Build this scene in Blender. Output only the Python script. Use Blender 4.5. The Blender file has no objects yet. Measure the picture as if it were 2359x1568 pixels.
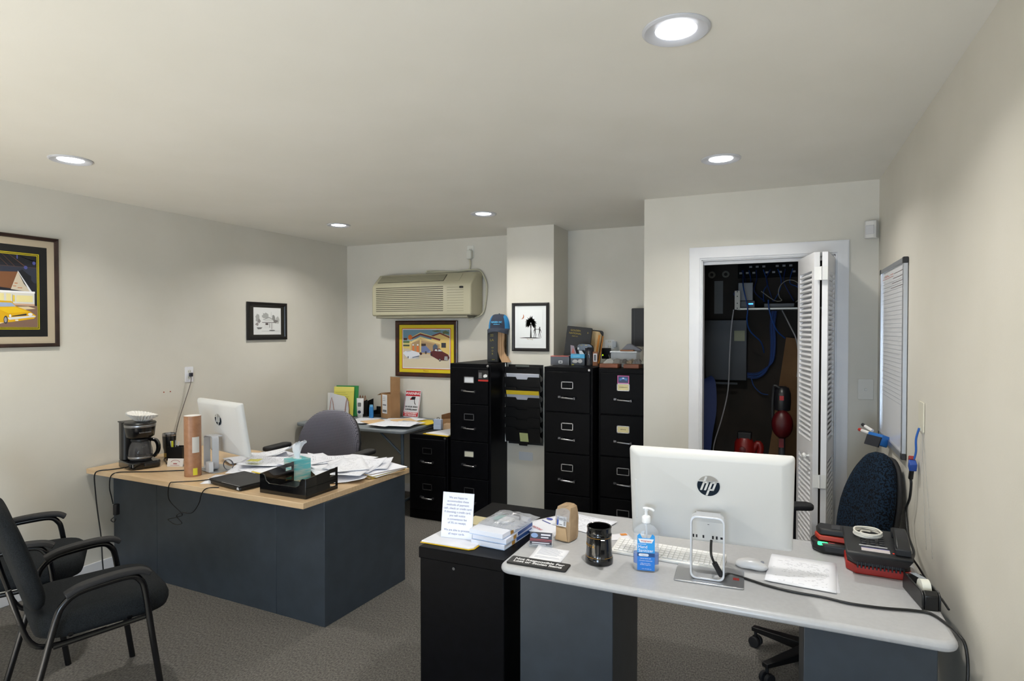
import bpy, bmesh, math, random
from mathutils import Vector, Matrix
R = math.radians
random.seed(7)
SC = bpy.context.scene
COL = SC.collection

# ------------------------------------------------------------------ camera
cam_d = bpy.data.cameras.new('camera'); cam = bpy.data.objects.new('camera', cam_d); COL.objects.link(cam)
cam_d.sensor_width = 36.0; cam_d.lens = 1390.0/2359.0*36.0; cam_d.clip_start = 0.05
cam.location = (0, 0, 1.59); cam.rotation_euler = (R(90-1.02), R(0), R(23.86))
SC.camera = cam
# ------------------------------------------------------------------ world (overcast daylight outside the rear window) and exposure
w = bpy.data.worlds.new('world'); SC.world = w; w.use_nodes = True
bg = w.node_tree.nodes['Background']; bg.inputs[0].default_value = (0.62, 0.78, 1.0, 1); bg.inputs[1].default_value = 0.5
SC.view_settings.view_transform = 'Standard'; SC.view_settings.look = 'None'
SC.view_settings.exposure = 0.10; SC.view_settings.gamma = 1.0; SC.view_settings.use_curve_mapping = False
def area(name, loc, rot, sx, sy, power, color, shape='RECTANGLE', spread=180):
    l = bpy.data.lights.new(name, 'AREA'); l.shape = shape; l.size = sx
    if shape in ('RECTANGLE', 'ELLIPSE'): l.size_y = sy
    l.energy = power; l.color = color; l.spread = R(spread)
    o = bpy.data.objects.new(name, l); o.location = loc; o.rotation_euler = rot; COL.objects.link(o); return o
LAMP_POWER = 8.6
# daylight through the shop window in the wall behind the photographer: skylight from above, sunlit pavement from below
area('window_skylight', (-.375, -2.52, 1.0), (R(88), 0, R(40)), 1.2, 1.4, 95, (0.64, 0.81, 1.0))
area('pavement_light', (-3.0, -4.6, 0.02), (R(180), 0, 0), 2.2, 2.6, 200, (1.0, 0.985, 0.95))

sun = bpy.data.lights.new('sun', 'SUN'); sun.energy = 29; sun.angle = R(1.5); sun.color = (1.0, .96, .90)
sun_o = bpy.data.objects.new('sun', sun); sun_o.rotation_euler = (R(50), 0, 0); COL.objects.link(sun_o)   # shines in through the shop window onto the added bounce floor behind the camera
# ------------------------------------------------------------------ materials
def lin(h):
    if isinstance(h, str):
        h = h.lstrip('#'); c = [int(h[i:i+2], 16)/255 for i in (0, 2, 4)]
    else: c = h
    return tuple(((x+0.055)/1.055)**2.4 if x > 0.04045 else x/12.92 for x in c)
MC = {}
def base_mat(name, col, rough=0.5, metal=0.0, coat=0.0, spec=0.5):
    m = bpy.data.materials.new(name); m.use_nodes = True
    b = m.node_tree.nodes['Principled BSDF']
    b.inputs['Base Color'].default_value = (*lin(col), 1); b.inputs['Roughness'].default_value = rough
    b.inputs['Metallic'].default_value = metal; b.inputs['Coat Weight'].default_value = coat
    b.inputs['Specular IOR Level'].default_value = spec
    return m, m.node_tree, b
def C(col, rough=0.5, metal=0.0, coat=0.0, spec=0.5, var=0.0):
    key = (col, rough, metal, coat, spec, var)
    if key in MC: return MC[key]
    m, nt, b = base_mat('plain_'+str(col).strip('#'), col, rough, metal, coat, spec)
    n = nt.nodes.new('ShaderNodeTexNoise'); n.inputs['Scale'].default_value = 9; n.inputs['Detail'].default_value = 3
    tc = nt.nodes.new('ShaderNodeTexCoord'); nt.links.new(tc.outputs['Object'], n.inputs['Vector'])
    r = nt.nodes.new('ShaderNodeMapRange'); r.inputs['To Min'].default_value = max(0.02, rough-0.05); r.inputs['To Max'].default_value = min(1, rough+0.05)
    nt.links.new(n.outputs['Fac'], r.inputs['Value']); nt.links.new(r.outputs['Result'], b.inputs['Roughness'])
    MC[key] = m; return m
def noise_mat(name, c1, c2, scale, rough, bump=0.0, bscale=None, detail=6, lo=0.35, hi=0.65, stretch=None, metal=0, coat=0, spec=0.5, coord='Object'):
    m, nt, b = base_mat(name, c1, rough, metal, coat, spec)
    tc = nt.nodes.new('ShaderNodeTexCoord'); mp = nt.nodes.new('ShaderNodeMapping')
    if stretch: mp.inputs['Scale'].default_value = stretch
    nt.links.new(tc.outputs[coord], mp.inputs['Vector'])
    n = nt.nodes.new('ShaderNodeTexNoise'); n.inputs['Scale'].default_value = scale; n.inputs['Detail'].default_value = detail
    nt.links.new(mp.outputs[0], n.inputs['Vector'])
    cr = nt.nodes.new('ShaderNodeValToRGB'); cr.color_ramp.elements[0].position = lo; cr.color_ramp.elements[1].position = hi
    cr.color_ramp.elements[0].color = (*lin(c1), 1); cr.color_ramp.elements[1].color = (*lin(c2), 1)
    nt.links.new(n.outputs['Fac'], cr.inputs[0]); nt.links.new(cr.outputs[0], b.inputs['Base Color'])
    if bump:
        n2 = nt.nodes.new('ShaderNodeTexNoise'); n2.inputs['Scale'].default_value = bscale or scale; n2.inputs['Detail'].default_value = 4
        nt.links.new(mp.outputs[0], n2.inputs['Vector'])
        bp = nt.nodes.new('ShaderNodeBump'); bp.inputs['Strength'].default_value = bump; bp.inputs['Distance'].default_value = 0.002
        nt.links.new(n2.outputs['Fac'], bp.inputs['Height']); nt.links.new(bp.outputs[0], b.inputs['Normal'])
    return m
WALL = noise_mat('wall_paint', '#d8d4ca', '#d4d0c5', 3, 0.62, 0.12, 180)
CEIL = noise_mat('ceiling_paint', '#ebe8e0', '#e7e4db', 2, 0.7, 0.08, 150)
CARPET = noise_mat('carpet_pile', '#514f4c', '#7f7b76', 150, 0.95, 1.0, 240, 8, 0.32, 0.68, (1, 0.55, 1), spec=0.1)
TRIM = noise_mat('white_trim_paint', '#e6e6e8', '#e0e0e3', 5, 0.35, 0.03, 60)
WOOD_TOP = noise_mat('maple_laminate', '#c9a981', '#d9bd98', 6, 0.35, 0, None, 8, 0.3, 0.7, (1, 14, 6))
GREY_LAM = noise_mat('grey_desk_laminate', '#b6b7ba', '#bbbcbf', 60, 0.3, 0.015, 300)
GREY_STEEL = noise_mat('slate_grey_panel', '#323941', '#373f48', 12, 0.38, 0.04, 400)
BLACK_STEEL = noise_mat('black_enamel_steel', '#0a0a0c', '#0d0d10', 30, 0.42, 0.02, 500, spec=0.07)
BLACK_FAB = noise_mat('black_seat_fabric', '#17191b', '#25282b', 300, 0.92, 0.5, 600, spec=0.15)
BLK = C('#0d0d0f', 0.42); BLKG = C('#08080a', 0.12, coat=0.3); BLKR = C('#17171a', 0.7)
CHROME = C('#98989b', 0.32, 1.0); ALU = C('#b9bbbf', 0.33, 0.9); SILVER = C('#cfd1d6', 0.3, 0.4)
WHITE = C('#ecedf0', 0.4); WPL = C('#e6e6e4', 0.3); PAPERW = C('#f0f2fa', 0.75)
CARD = noise_mat('corrugated_cardboard', '#9a7550', '#ac8660', 7, 0.85, 0.1, 80)
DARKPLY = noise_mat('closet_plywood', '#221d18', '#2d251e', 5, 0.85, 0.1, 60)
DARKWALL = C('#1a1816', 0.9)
def emis(name, col, s):
    m = bpy.data.materials.new(name); m.use_nodes = True; b = m.node_tree.nodes['Principled BSDF']
    b.inputs['Base Color'].default_value = (*lin(col), 1); b.inputs['Emission Color'].default_value = (*lin(col), 1); b.inputs['Emission Strength'].default_value = s
    return m
def glassy(name, col, alpha, rough=0.06):
    m, nt, b = base_mat(name, col, rough, 0, 0.3); b.inputs['Alpha'].default_value = alpha; return m
CLEAR = glassy('clear_plastic', '#dfe6ee', 0.22); BAG = glassy('poly_bag', '#c9ccd2', 0.42, 0.16)
CARAFE = glassy('carafe_glass', '#5b5b5e', 0.45, 0.03); SANIT = glassy('sanitizer_gel', '#bcd4e8', 0.5, 0.05)
def text_mat(name, paper, ink, rows, density=0.5, strength=0.75, mx=0.1, my=0.08):
    m, nt, b = base_mat(name, paper, 0.75); N = nt.nodes; L = nt.links
    uv = N.new('ShaderNodeUVMap'); sp = N.new('ShaderNodeSeparateXYZ'); L.new(uv.outputs[0], sp.inputs[0])
    def mth(op, a, bb=None, c=None):
        n = N.new('ShaderNodeMath'); n.operation = op
        for i, v in enumerate((a, bb, c)):
            if v is None: continue
            if isinstance(v, (int, float)): n.inputs[i].default_value = v
            else: L.new(v, n.inputs[i])
        return n.outputs[0]
    y = mth('MULTIPLY', sp.outputs[1], rows); fy = mth('FRACT', y); row = mth('FLOOR', y)
    band = mth('MULTIPLY', mth('GREATER_THAN', fy, 0.38), mth('LESS_THAN', fy, 0.72))
    cb = N.new('ShaderNodeCombineXYZ'); L.new(mth('MULTIPLY', sp.outputs[0], 13.0), cb.inputs[0]); L.new(mth('MULTIPLY', row, 7.31), cb.inputs[1])
    no = N.new('ShaderNodeTexNoise'); no.inputs['Scale'].default_value = 1.0; no.inputs['Detail'].default_value = 2; L.new(cb.outputs[0], no.inputs['Vector'])
    word = mth('GREATER_THAN', no.outputs['Fac'], 1-density)
    rn = N.new('ShaderNodeTexWhiteNoise'); rn.noise_dimensions = '1D'; L.new(row, rn.inputs['W'])
    rmask = mth('GREATER_THAN', rn.outputs['Value'], 0.25)
    ln = mth('LESS_THAN', sp.outputs[0], mth('ADD', 0.55, mth('MULTIPLY', rn.outputs['Value'], 0.4)))
    mg = mth('MULTIPLY', mth('GREATER_THAN', sp.outputs[0], mx), mth('LESS_THAN', mth('ABSOLUTE', mth('SUBTRACT', sp.outputs[1], 0.5)), 0.5-my))
    k = mth('MULTIPLY', mth('MULTIPLY', mth('MULTIPLY', band, word), mth('MULTIPLY', rmask, ln)), mth('MULTIPLY', mg, strength))
    mix = N.new('ShaderNodeMix'); mix.data_type = 'RGBA'; L.new(k, mix.inputs['Factor'])
    mix.inputs['A'].default_value = (*lin(paper), 1); mix.inputs['B'].default_value = (*lin(ink), 1)
    L.new(mix.outputs['Result'], b.inputs['Base Color']); return m
TXT = [text_mat('printed_sheet', '#eceef6', '#4c4f65', 34, .45, .5), text_mat('printed_form', '#e9ebf4', '#4b4e66', 22, 0.5, 0.45), text_mat('printed_invoice', '#eef0f8', '#34407f', 46, 0.38, 0.45)]
YTXT = text_mat('yellow_pad_page', '#e6da6e', '#59562f', 26, 0.42, 0.5)
YELLOW = C('#e3c51c', 0.6); MANILA = C('#d9b789', 0.7)
def weave_mat(name, ca, cb_, s):
    m, nt, b = base_mat(name, ca, 0.9, spec=0.15); N = nt.nodes; L = nt.links
    tc = N.new('ShaderNodeTexCoord'); mp = N.new('ShaderNodeMapping'); mp.inputs['Rotation'].default_value = (0, R(45), 0); L.new(tc.outputs['Object'], mp.inputs[0])
    br = N.new('ShaderNodeTexBrick'); br.inputs['Scale'].default_value = s; br.inputs['Mortar Size'].default_value = 0.12; br.inputs['Mortar Smooth'].default_value = 0.3
    br.inputs['Brick Width'].default_value = 0.9; br.inputs['Row Height'].default_value = 0.45
    br.inputs['Color1'].default_value = (*lin(ca), 1); br.inputs['Color2'].default_value = (*lin(ca), 1); br.inputs['Mortar'].default_value = (*lin(cb_), 1)
    sw = N.new('ShaderNodeSeparateXYZ'); co = N.new('ShaderNodeCombineXYZ'); L.new(mp.outputs[0], sw.inputs[0]); L.new(sw.outputs[0], co.inputs[0]); L.new(sw.outputs[2], co.inputs[1])
    L.new(co.outputs[0], br.inputs['Vector']); L.new(br.outputs['Color'], b.inputs['Base Color']); return m
GREY_WEAVE = weave_mat('grey_woven_fabric', '#85838d', '#4b4a53', 58)
BLUE_FAB = noise_mat('blue_flecked_fabric', '#090b10', '#17283a', 130, 0.92, 0.4, 300, 3, 0.44, 0.54, spec=0.15)

# ------------------------------------------------------------------ mesh builder
class MB:
    def __init__(s): s.v = []; s.f = []; s.m = []; s.uv = {}
    def add(s, vs, fs, m=0, T=None):
        o = len(s.v); s.v += [tuple(T @ Vector(v)) if T is not None else tuple(v) for v in vs]
        for f in fs: s.f.append(tuple(i+o for i in f)); s.m.append(m)
        return s
    def box(s, x0, x1, y0, y1, z0, z1, m=0, T=None):
        vs = [(x, y, z) for z in (z0, z1) for y in (y0, y1) for x in (x0, x1)]
        return s.add(vs, [(0, 2, 3, 1), (4, 5, 7, 6), (0, 1, 5, 4), (1, 3, 7, 5), (3, 2, 6, 7), (2, 0, 4, 6)], m, T)
    def cbox(s, c, d, m=0, T=None):
        return s.box(c[0]-d[0]/2, c[0]+d[0]/2, c[1]-d[1]/2, c[1]+d[1]/2, c[2]-d[2]/2, c[2]+d[2]/2, m, T)
    def prism(s, poly, a, b, axis='z', m=0, T=None):
        n = len(poly); g = {'z': lambda p, h: (p[0], p[1], h), 'y': lambda p, h: (p[0], h, p[1]), 'x': lambda p, h: (h, p[0], p[1])}[axis]
        vs = [g(p, a) for p in poly]+[g(p, b) for p in poly]
        fs = [tuple(range(n))[::-1], tuple(range(n, 2*n))]+[(i, (i+1) % n, n+(i+1) % n, n+i) for i in range(n)]
        return s.add(vs, fs, m, T)
    def lathe(s, prof, c=(0, 0), seg=28, m=0, T=None, caps=True):
        vs = []; k = len(prof)
        for r, z in prof:
            for i in range(seg):
                a = 2*math.pi*i/seg; vs.append((c[0]+r*math.cos(a), c[1]+r*math.sin(a), z))
        fs = [(j*seg+i, j*seg+(i+1) % seg, (j+1)*seg+(i+1) % seg, (j+1)*seg+i) for j in range(k-1) for i in range(seg)]
        if caps: fs += [tuple(range(seg))[::-1], tuple(range((k-1)*seg, k*seg))]
        return s.add(vs, fs, m, T)
    def tube(s, pts, r, seg=8, m=0, smooth=0, T=None, sec=None, closed=False):
        P = [Vector(p) for p in pts]
        if smooth:
            Q = []; n = len(P)
            for i in range(n-1 if not closed else n):
                g = (lambda k: P[k % n]) if closed else (lambda k: P[max(0, min(n-1, k))])
                p0, p1, p2, p3 = g(i-1), g(i), g(i+1), g(i+2)
                for j in range(smooth):
                    t = j/smooth; Q.append(0.5*((2*p1)+(p2-p0)*t+(2*p0-5*p1+4*p2-p3)*t*t+(3*p1-p0-3*p2+p3)*t**3))
            if not closed: Q.append(P[-1])
            P = Q
        n = len(P); sec = sec or [(r*math.cos(2*math.pi*i/seg), r*math.sin(2*math.pi*i/seg)) for i in range(seg)]; k = len(sec)
        def tan(i):
            if closed: d = P[(i+1) % n]-P[i-1]
            else: d = P[min(n-1, i+1)]-P[max(0, i-1)]
            return d.normalized() if d.length > 1e-9 else Vector((0, 0, 1))
        t0 = tan(0); up = Vector((0, 0, 1)) if abs(t0.z) < 0.9 else Vector((0, 1, 0)); u = up.cross(t0).normalized(); vs = []
        for i in range(n):
            t = tan(i); u = (u-t*u.dot(t)); u = u.normalized() if u.length > 1e-6 else t.orthogonal().normalized(); v = t.cross(u)
            for a, b in sec: vs.append(tuple(P[i]+u*a+v*b))
        fs = [(i*k+j, i*k+(j+1) % k, (i+1)*k+(j+1) % k, (i+1)*k+j) for i in range(n-1) for j in range(k)]
        if closed: fs += [((n-1)*k+j, (n-1)*k+(j+1) % k, (j+1) % k, j) for j in range(k)]
        else: fs += [tuple(range(k))[::-1], tuple(range((n-1)*k, n*k))]
        return s.add(vs, fs, m, T)
    def cushion(s, outline, thick, bulge=0.0, m=0, T=None, dish=None):
        """padded slab in the x-z plane facing -y, from a closed outline"""
        n = len(outline); cx = sum(p[0] for p in outline)/n; cz = sum(p[1] for p in outline)/n; vs = []; rings = []
        R_ = [(0.35, -thick/2-bulge), (0.7, -thick/2-bulge*0.75), (0.9, -thick/2-bulge*0.25), (0.97, -thick*0.36), (1.0, -thick*0.12), (1.0, thick*0.15), (0.97, thick*0.38), (0.88, thick/2), (0.4, thick/2)]
        for r, y in R_:
            for p in outline:
                x = cx+(p[0]-cx)*r; z = cz+(p[1]-cz)*r; vs.append((x, y+(dish(x, z) if dish else 0), z))
        fs = [(j*n+i, j*n+(i+1) % n, (j+1)*n+(i+1) % n, (j+1)*n+i) for j in range(len(R_)-1) for i in range(n)]
        k = len(vs); vs.append((cx, R_[0][1]-bulge*0.1+(dish(cx, cz) if dish else 0), cz)); vs.append((cx, thick/2+(dish(cx, cz) if dish else 0), cz))
        fs += [(k, (i+1) % n, i) for i in range(n)]; b = (len(R_)-1)*n; fs += [(k+1, b+i, b+(i+1) % n) for i in range(n)]
        return s.add(vs, fs, m, T)
    def build(s, name, mats, parent=None, loc=None, rot=None, bevel=0, seg=2, smooth=True, angle=35):
        me = bpy.data.meshes.new(name); me.from_pydata(s.v, [], s.f)
        if not isinstance(mats, (list, tuple)): mats = [mats]
        for mt in mats: me.materials.append(mt)
        me.polygons.foreach_set('material_index', s.m)
        bm = bmesh.new(); bm.from_mesh(me); bmesh.ops.recalc_face_normals(bm, faces=bm.faces); bm.to_mesh(me); bm.free()
        if smooth:
            me.polygons.foreach_set('use_smooth', [True]*len(me.polygons)); me.set_sharp_from_angle(angle=R(angle))
        o = bpy.data.objects.new(name, me); COL.objects.link(o)
        if parent: o.parent = parent
        if loc: o.location = loc
        if rot: o.rotation_euler = rot
        if bevel:
            b = o.modifiers.new('bevel', 'BEVEL'); b.width = bevel; b.segments = seg; b.limit_method = 'ANGLE'; b.angle_limit = R(40); b.harden_normals = False
        return o
def tag(o, label=None, cat=None, group=None, kind=None):
    if label: o['label'] = label
    if cat: o['category'] = cat
    if group: o['group'] = group
    if kind: o['kind'] = kind
    return o
def thing(name, label, cat, loc=(0, 0, 0), rz=0, group=None):
    o = bpy.data.objects.new(name, None); COL.objects.link(o); o.location = loc; o.rotation_euler = (0, 0, rz); o.empty_display_size = 0.05
    return tag(o, label, cat, group)
def struct(o): o['kind'] = 'structure'; return o
def copy_tree(o, parent=None):
    c = o.copy(); COL.objects.link(c)
    if parent: c.parent = parent
    for ch in list(o.children): copy_tree(ch, c)
    return c
def text(body, size, mat, parent, loc, rot=(0, 0, 0), align='CENTER', name='lettering', ext=0.0003, xs=1.0, shear=0, space=1.0, off=0.0, line=1.0):
    cu = bpy.data.curves.new(name, 'FONT'); cu.body = body; cu.size = size; cu.align_x = align; cu.align_y = 'CENTER'
    cu.extrude = ext; cu.space_character = space; cu.shear = shear; cu.offset = off; cu.space_line = line; cu.resolution_u = 3
    cu.materials.append(mat); o = bpy.data.objects.new(name, cu); COL.objects.link(o); o.parent = parent; o.location = loc; o.rotation_euler = rot; o.scale = (xs, 1, 1); return o
def rrect(w, h, r, n=5, cx=0, cy=0):
    P = []
    for sx, sy, a0 in ((1, 1, 0), (-1, 1, 90), (-1, -1, 180), (1, -1, 270)):
        for i in range(n+1):
            a = R(a0+90*i/n); P.append((cx+sx*(w/2-r)+r*math.cos(a), cy+sy*(h/2-r)+r*math.sin(a)))
    return P
def sheet(name, label, cat, group, x, y, z, w_, h_, rot, mat, curl=0.0, corner=(1, 1), wav=0.0006, tilt=(0, 0), nx=8, ny=8):
    """a single leaf of paper lying flat, gently wavy, one corner lifting"""
    vs = []; fs = []; s1, s2 = random.random()*6, random.random()*6
    for j in range(ny+1):
        for i in range(nx+1):
            u, v = i/nx, j/ny
            d = max(0, (u if corner[0] > 0 else 1-u)+(v if corner[1] > 0 else 1-v)-1.25)/0.75
            zz = wav*(1+math.sin(u*5+s1)*math.sin(v*4+s2))+curl*d*d
            vs.append(((u-0.5)*w_, (v-0.5)*h_, zz))
    for j in range(ny):
        for i in range(nx): a = j*(nx+1)+i; fs.append((a, a+1, a+nx+2, a+nx+1))
    me = bpy.data.meshes.new(name); me.from_pydata(vs, [], fs); me.materials.append(mat)
    uv = me.uv_layers.new(name='UVMap')
    for p in me.polygons:
        for li in p.loop_indices:
            k = me.loops[li].vertex_index; uv.data[li].uv = ((k % (nx+1))/nx, (k//(nx+1))/ny)
        p.use_smooth = True
    o = bpy.data.objects.new(name, me); COL.objects.link(o); o.location = (x, y, z); o.rotation_euler = (tilt[0], tilt[1], rot)
    s = o.modifiers.new('thickness', 'SOLIDIFY'); s.thickness = 0.0005; s.offset = 1
    return tag(o, label, cat, group)
def cable(name, label, pts, r, mat, smooth=6, cat='cable', group=None, extra=None):
    mb = MB().tube(pts, r, 8, 0, smooth); o = mb.build(name, mat, angle=80); return tag(o, label, cat, group)

# ================================================================== ROOM SHELL
H = 2.446; XL, XR, YB, YC, YR = -4.065, 0.518, 5.0, 4.0, -2.4
struct(MB().box(XL-.12, XR+.12, YR-.12, YB+.12, -.1, 0).build('floor', CARPET))
struct(MB().box(XL, -1.3, YR, 1.2, 0, .004).build('floor_bounce', noise_mat('pale_bounce_floor', '#cfcabf', '#c4beb2', 4, .5)))  # added pale patch, out of view, bounces sunlight up onto the ceiling
struct(MB().box(XL-.12, XR+.12, YR-.12, YB+.12, H, H+.1).build('ceiling', CEIL))
struct(MB().box(XL-.12, XL, YR-.12, YB+.12, 0, H).build('wall_left', WALL))
struct(MB().box(XR, XR+.12, YR-.12, YB+.12, 0, H).build('wall_right', WALL))
struct(MB().box(XL, XR, YB, YB+.12, 0, H).build('wall_back', WALL))
struct(MB().box(-2.10, -1.68, 4.64, YB, 0, H).build('wall_column', WALL))
# closet walls: side and front with its opening
struct(MB().box(-.816, -.716, YC+.1, YB, 0, H).build('wall_closet_side', [WALL]))
OX0, OX1, OZ = -.456, .303, 2.035
mb = MB(); mb.box(-.816, OX0, YC, YC+.1, 0, H); mb.box(OX1, XR, YC, YC+.1, 0, H); mb.box(OX0, OX1, YC, YC+.1, OZ, H)
struct(mb.build('wall_closet_front', WALL))
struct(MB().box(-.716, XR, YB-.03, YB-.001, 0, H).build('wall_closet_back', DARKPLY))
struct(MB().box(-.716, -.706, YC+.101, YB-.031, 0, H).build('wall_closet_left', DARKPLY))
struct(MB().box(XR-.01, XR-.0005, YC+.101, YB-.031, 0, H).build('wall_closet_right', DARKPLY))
# rear wall with the shop window
def wall_with_openings(name, x0, x1, y0, y1, ops):
    mb = MB(); x = x0
    for a, b, z0, z1 in ops:
        mb.box(x, a, y0, y1, 0, H); mb.box(a, b, y0, y1, 0, z0); mb.box(a, b, y0, y1, z1, H); x = b
    mb.box(x, x1, y0, y1, 0, H); return struct(mb.build(name, WALL))
WINS = [(-3.7, -1.7, .06, 2.40), (-1.0, .25, .25, 1.55)]
wall_with_openings('wall_rear', XL, XR, YR-.1, YR, WINS)
for k, (a, b, z0, z1) in enumerate(WINS):
    mb = MB()
    for x in (a+.02, (a+b)/2, b-.02): mb.cbox((x, YR-.05, (z0+z1)/2), (.04, .06, z1-z0))
    for z in (z0+.02, z1-.02): mb.cbox(((a+b)/2, YR-.05, z), (b-a, .06, .04))
    struct(mb.build('window_%d' % (k+1), TRIM))
# baseboards
def baseboard(name, x0, x1, y0, y1):
    struct(MB().box(x0, x1, y0, y1, 0, .078).build(name, TRIM, bevel=.004))
baseboard('baseboard_left', XL, XL+.014, YR, YB); baseboard('baseboard_right', XR-.014, XR, YR, YC)
baseboard('baseboard_back', XL+.014, -2.10, YB-.014, YB); baseboard('baseboard_closet', -.816, -.53, YC-.014, YC)
baseboard('baseboard_alcove', -1.68, -.816, YB-.014, YB)
# closet casing (moulded trim) and jamb
mb = MB()
for a, b, d in ((0, 1, .012), (.08, .90, .017), (.50, .86, .022)):
    # a, b: outer and inner edge of each moulding step as a fraction of the casing width (0 = outside)
    xo, xi = -.526+a*.074, -.526+b*.074; xr, xs = .369-a*.070, .369-b*.070; zo, zi = 2.111-a*.080, 2.111-b*.080; y0 = YC-d; y1 = YC-.0002
    mb.prism([(xo, 0), (xi, 0), (xi, zi), (xo, zo)], y0, y1, 'y'); mb.prism([(xr, 0), (xr, zo), (xs, zi), (xs, 0)], y0, y1, 'y'); mb.prism([(xo, zo), (xi, zi), (xs, zi), (xr, zo)], y0, y1, 'y')
struct(mb.build('trim_1', TRIM, smooth=False))
mb = MB(); mb.box(OX0, OX0+.012, YC, YC+.1, 0, OZ); mb.box(OX1-.012, OX1, YC, YC+.1, 0, OZ); mb.box(OX0, OX1, YC, YC+.1, OZ-.012, OZ)
mb.box(OX0+.012, OX1-.012, YC+.035, YC+.06, OZ-.032, OZ-.012)
struct(mb.build('trim_2', TRIM, bevel=.002))

# louvred bifold door, folded open against the right jamb
def louver_panel(name, parent, p0, p1, flip=1):
    p0, p1 = Vector((p0[0], p0[1], 0)), Vector((p1[0], p1[1], 0)); W = (p1-p0).length; a = math.atan2(p1.y-p0.y, p1.x-p0.x)
    Hh = 1.985; t = .028; mb = MB(); st = .05
    mb.box(0, st, -t/2, t/2, 0, Hh); mb.box(W-st, W, -t/2, t/2, 0, Hh)
    mb.box(st, W-st, -t/2, t/2, Hh-.095, Hh); mb.box(st, W-st, -t/2, t/2, 0, .14); mb.box(st, W-st, -t/2, t/2, .86, .96)
    def slats(z0, z1):
        n = int(round((z1-z0)/.0277)); s = (z1-z0)/n
        for i in range(n):
            z = z0+(i+.5)*s; T = Matrix.Translation((0, 0, z)) @ Matrix.Rotation(R(-48*flip), 4, 'X')
            mb.box(st, W-st, -.0185, .0185, -.0042, .0042, 0, T)
    slats(.96, Hh-.095); slats(.14, .86)
    o = mb.build(name, TRIM, parent, smooth=False); o.location = (p0.x, p0.y, .02); o.rotation_euler = (0, 0, a); return o, W
door = thing('door_1', None, None); struct(door)
pa, Wa = louver_panel('panel', door, (.116, 3.985), (.184, 3.612), -1)
pb, Wb = louver_panel('panel', door, (.222, 3.612), (.284, 3.985), 1)
k = MB().lathe([(.006, 0), (.006, .012), (.015, .018), (.017, .026), (.012, .033)], seg=20).build('knob', WPL, pa, (Wa-.09, -.014, .875), (R(90), 0, 0))
for z in (.78, 1.89):
    mb = MB(); mb.box(.172, .234, 3.5945, 3.5975, z-.035, z+.035); mb.tube([(.203, 3.594, z-.036), (.203, 3.594, z+.036)], .004)
    mb.build('hinge', WPL, door)

# ================================================================== LIGHTS ON THE CEILING
LENS = emis('lamp_lens', '#f4f7ff', 9.0)
for (x, y), lab in zip([(-.275, 1.78), (-.272, 3.204), (-2.0, 4.0), (-3.3, 3.955), (-3.27, 1.895)],
    ['large round recessed ceiling light nearest the camera, showing its wide grey trim ring', 'recessed ceiling light in front of the closet with the louvred door',
     'recessed ceiling light above the filing cabinets beside the white column', 'recessed ceiling light in the far left corner before the air conditioner', 'recessed ceiling light at the far left above the coffee maker desk']):
    t = thing('ceiling_light', lab, 'light', (x, y, H), group='recessed ceiling lights')
    MB().lathe([(.095, -.0005), (.095, -.004), (.088, -.008), (.060, -.003), (.057, .0)], seg=48, caps=False).build('trim_ring', C('#c9cacf', .35), t)
    MB().lathe([(.0575, -.0005), (.056, -.0022)], seg=40).build('lens', LENS, t)
    area('ceiling_light_glow', (x, y, H-.010), (0, 0, 0), .11, .11, LAMP_POWER, (1.0, .97, .905), 'DISK', 142)

# ================================================================== FILING CABINETS
def cabinet(label, n, ht, x, y, wd=.372, dp=.672, pitch=.30, mats_label=None, group='black vertical filing cabinets', lock=True):
    t = thing('filing_cabinet', label, 'filing cabinet', (x, y, 0), 0, group)
    mb = MB(); mb.box(-wd/2, wd/2, .004, dp, 0, ht); mb.build('body', BLACK_STEEL, t, bevel=.004)
    zt = ht-.032
    for i in range(n):
        z1 = zt-pitch*i; z0 = z1-pitch+.006
        d = MB().box(-wd/2+.016, wd/2-.016, -.014, .012, z0, z1).build('drawer', BLACK_STEEL, t, bevel=.004)
        hz = z1-.185; hb = MB(); hb.box(-.066, -.046, -.030, -.014, hz-.006, hz+.008, 1)
        hb.tube([(-.036, -.014, hz), (-.036, -.04, hz-.002), (.052, -.044, hz-.006), (.054, -.014, hz-.006)], .006, 8, 0, 3)
        hb.box(.052, .066, -.042, -.014, hz-.013, hz+.002, 1)
        hb.build('handle', [CHROME, C('#55565a', .3, .8)], d)
        lb = MB(); lz = z1-.098
        for a in ((-.045, .045, .021, .026), (-.045, .045, -.026, -.021), (-.045, -.040, -.026, .026), (.040, .045, -.026, .026)): lb.box(a[0], a[1], -.0185, -.014, lz+a[2], lz+a[3])
        L = lb.build('label_holder', CHROME, d)
        c = (mats_label or {}).get(i)
        if c:
            cd = MB().box(-.040, .040, -.0165, -.0145, lz-.021, lz+.021).build('label_card', C(c[0], .6), L)
            if len(c) > 1: text(c[1], .011, C('#5a4a2a', .6), L, (0, -.017, lz), (R(90), 0, 0))
    if lock: MB().lathe([(.010, 0), (.010, .006), (.007, .009)], seg=16).build('lock', CHROME, t, (wd/2-.026, .004, ht-.018), (R(90), 0, 0))
    return t
c1 = cabinet('tall black filing cabinet left of the column, carrying a cap on a catalogue', 4, 1.316, -2.283, 4.32, mats_label={0: ('#d8dade',), 2: ('#dcd8c4', '')})
c2 = cabinet('tall black filing cabinet beneath the boxes and black binder, beside the column', 4, 1.318, -1.400, 4.17, mats_label={3: ('#cdbb94', '')})
c3 = cabinet('tall black filing cabinet against the closet wall with a pink-edged sticker on its top drawer', 4, 1.312, -1.006, 4.24, mats_label={0: ('#dccf9c', 'WARRANTY'), 1: ('#dccf9c', 'SERVICE')})
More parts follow.
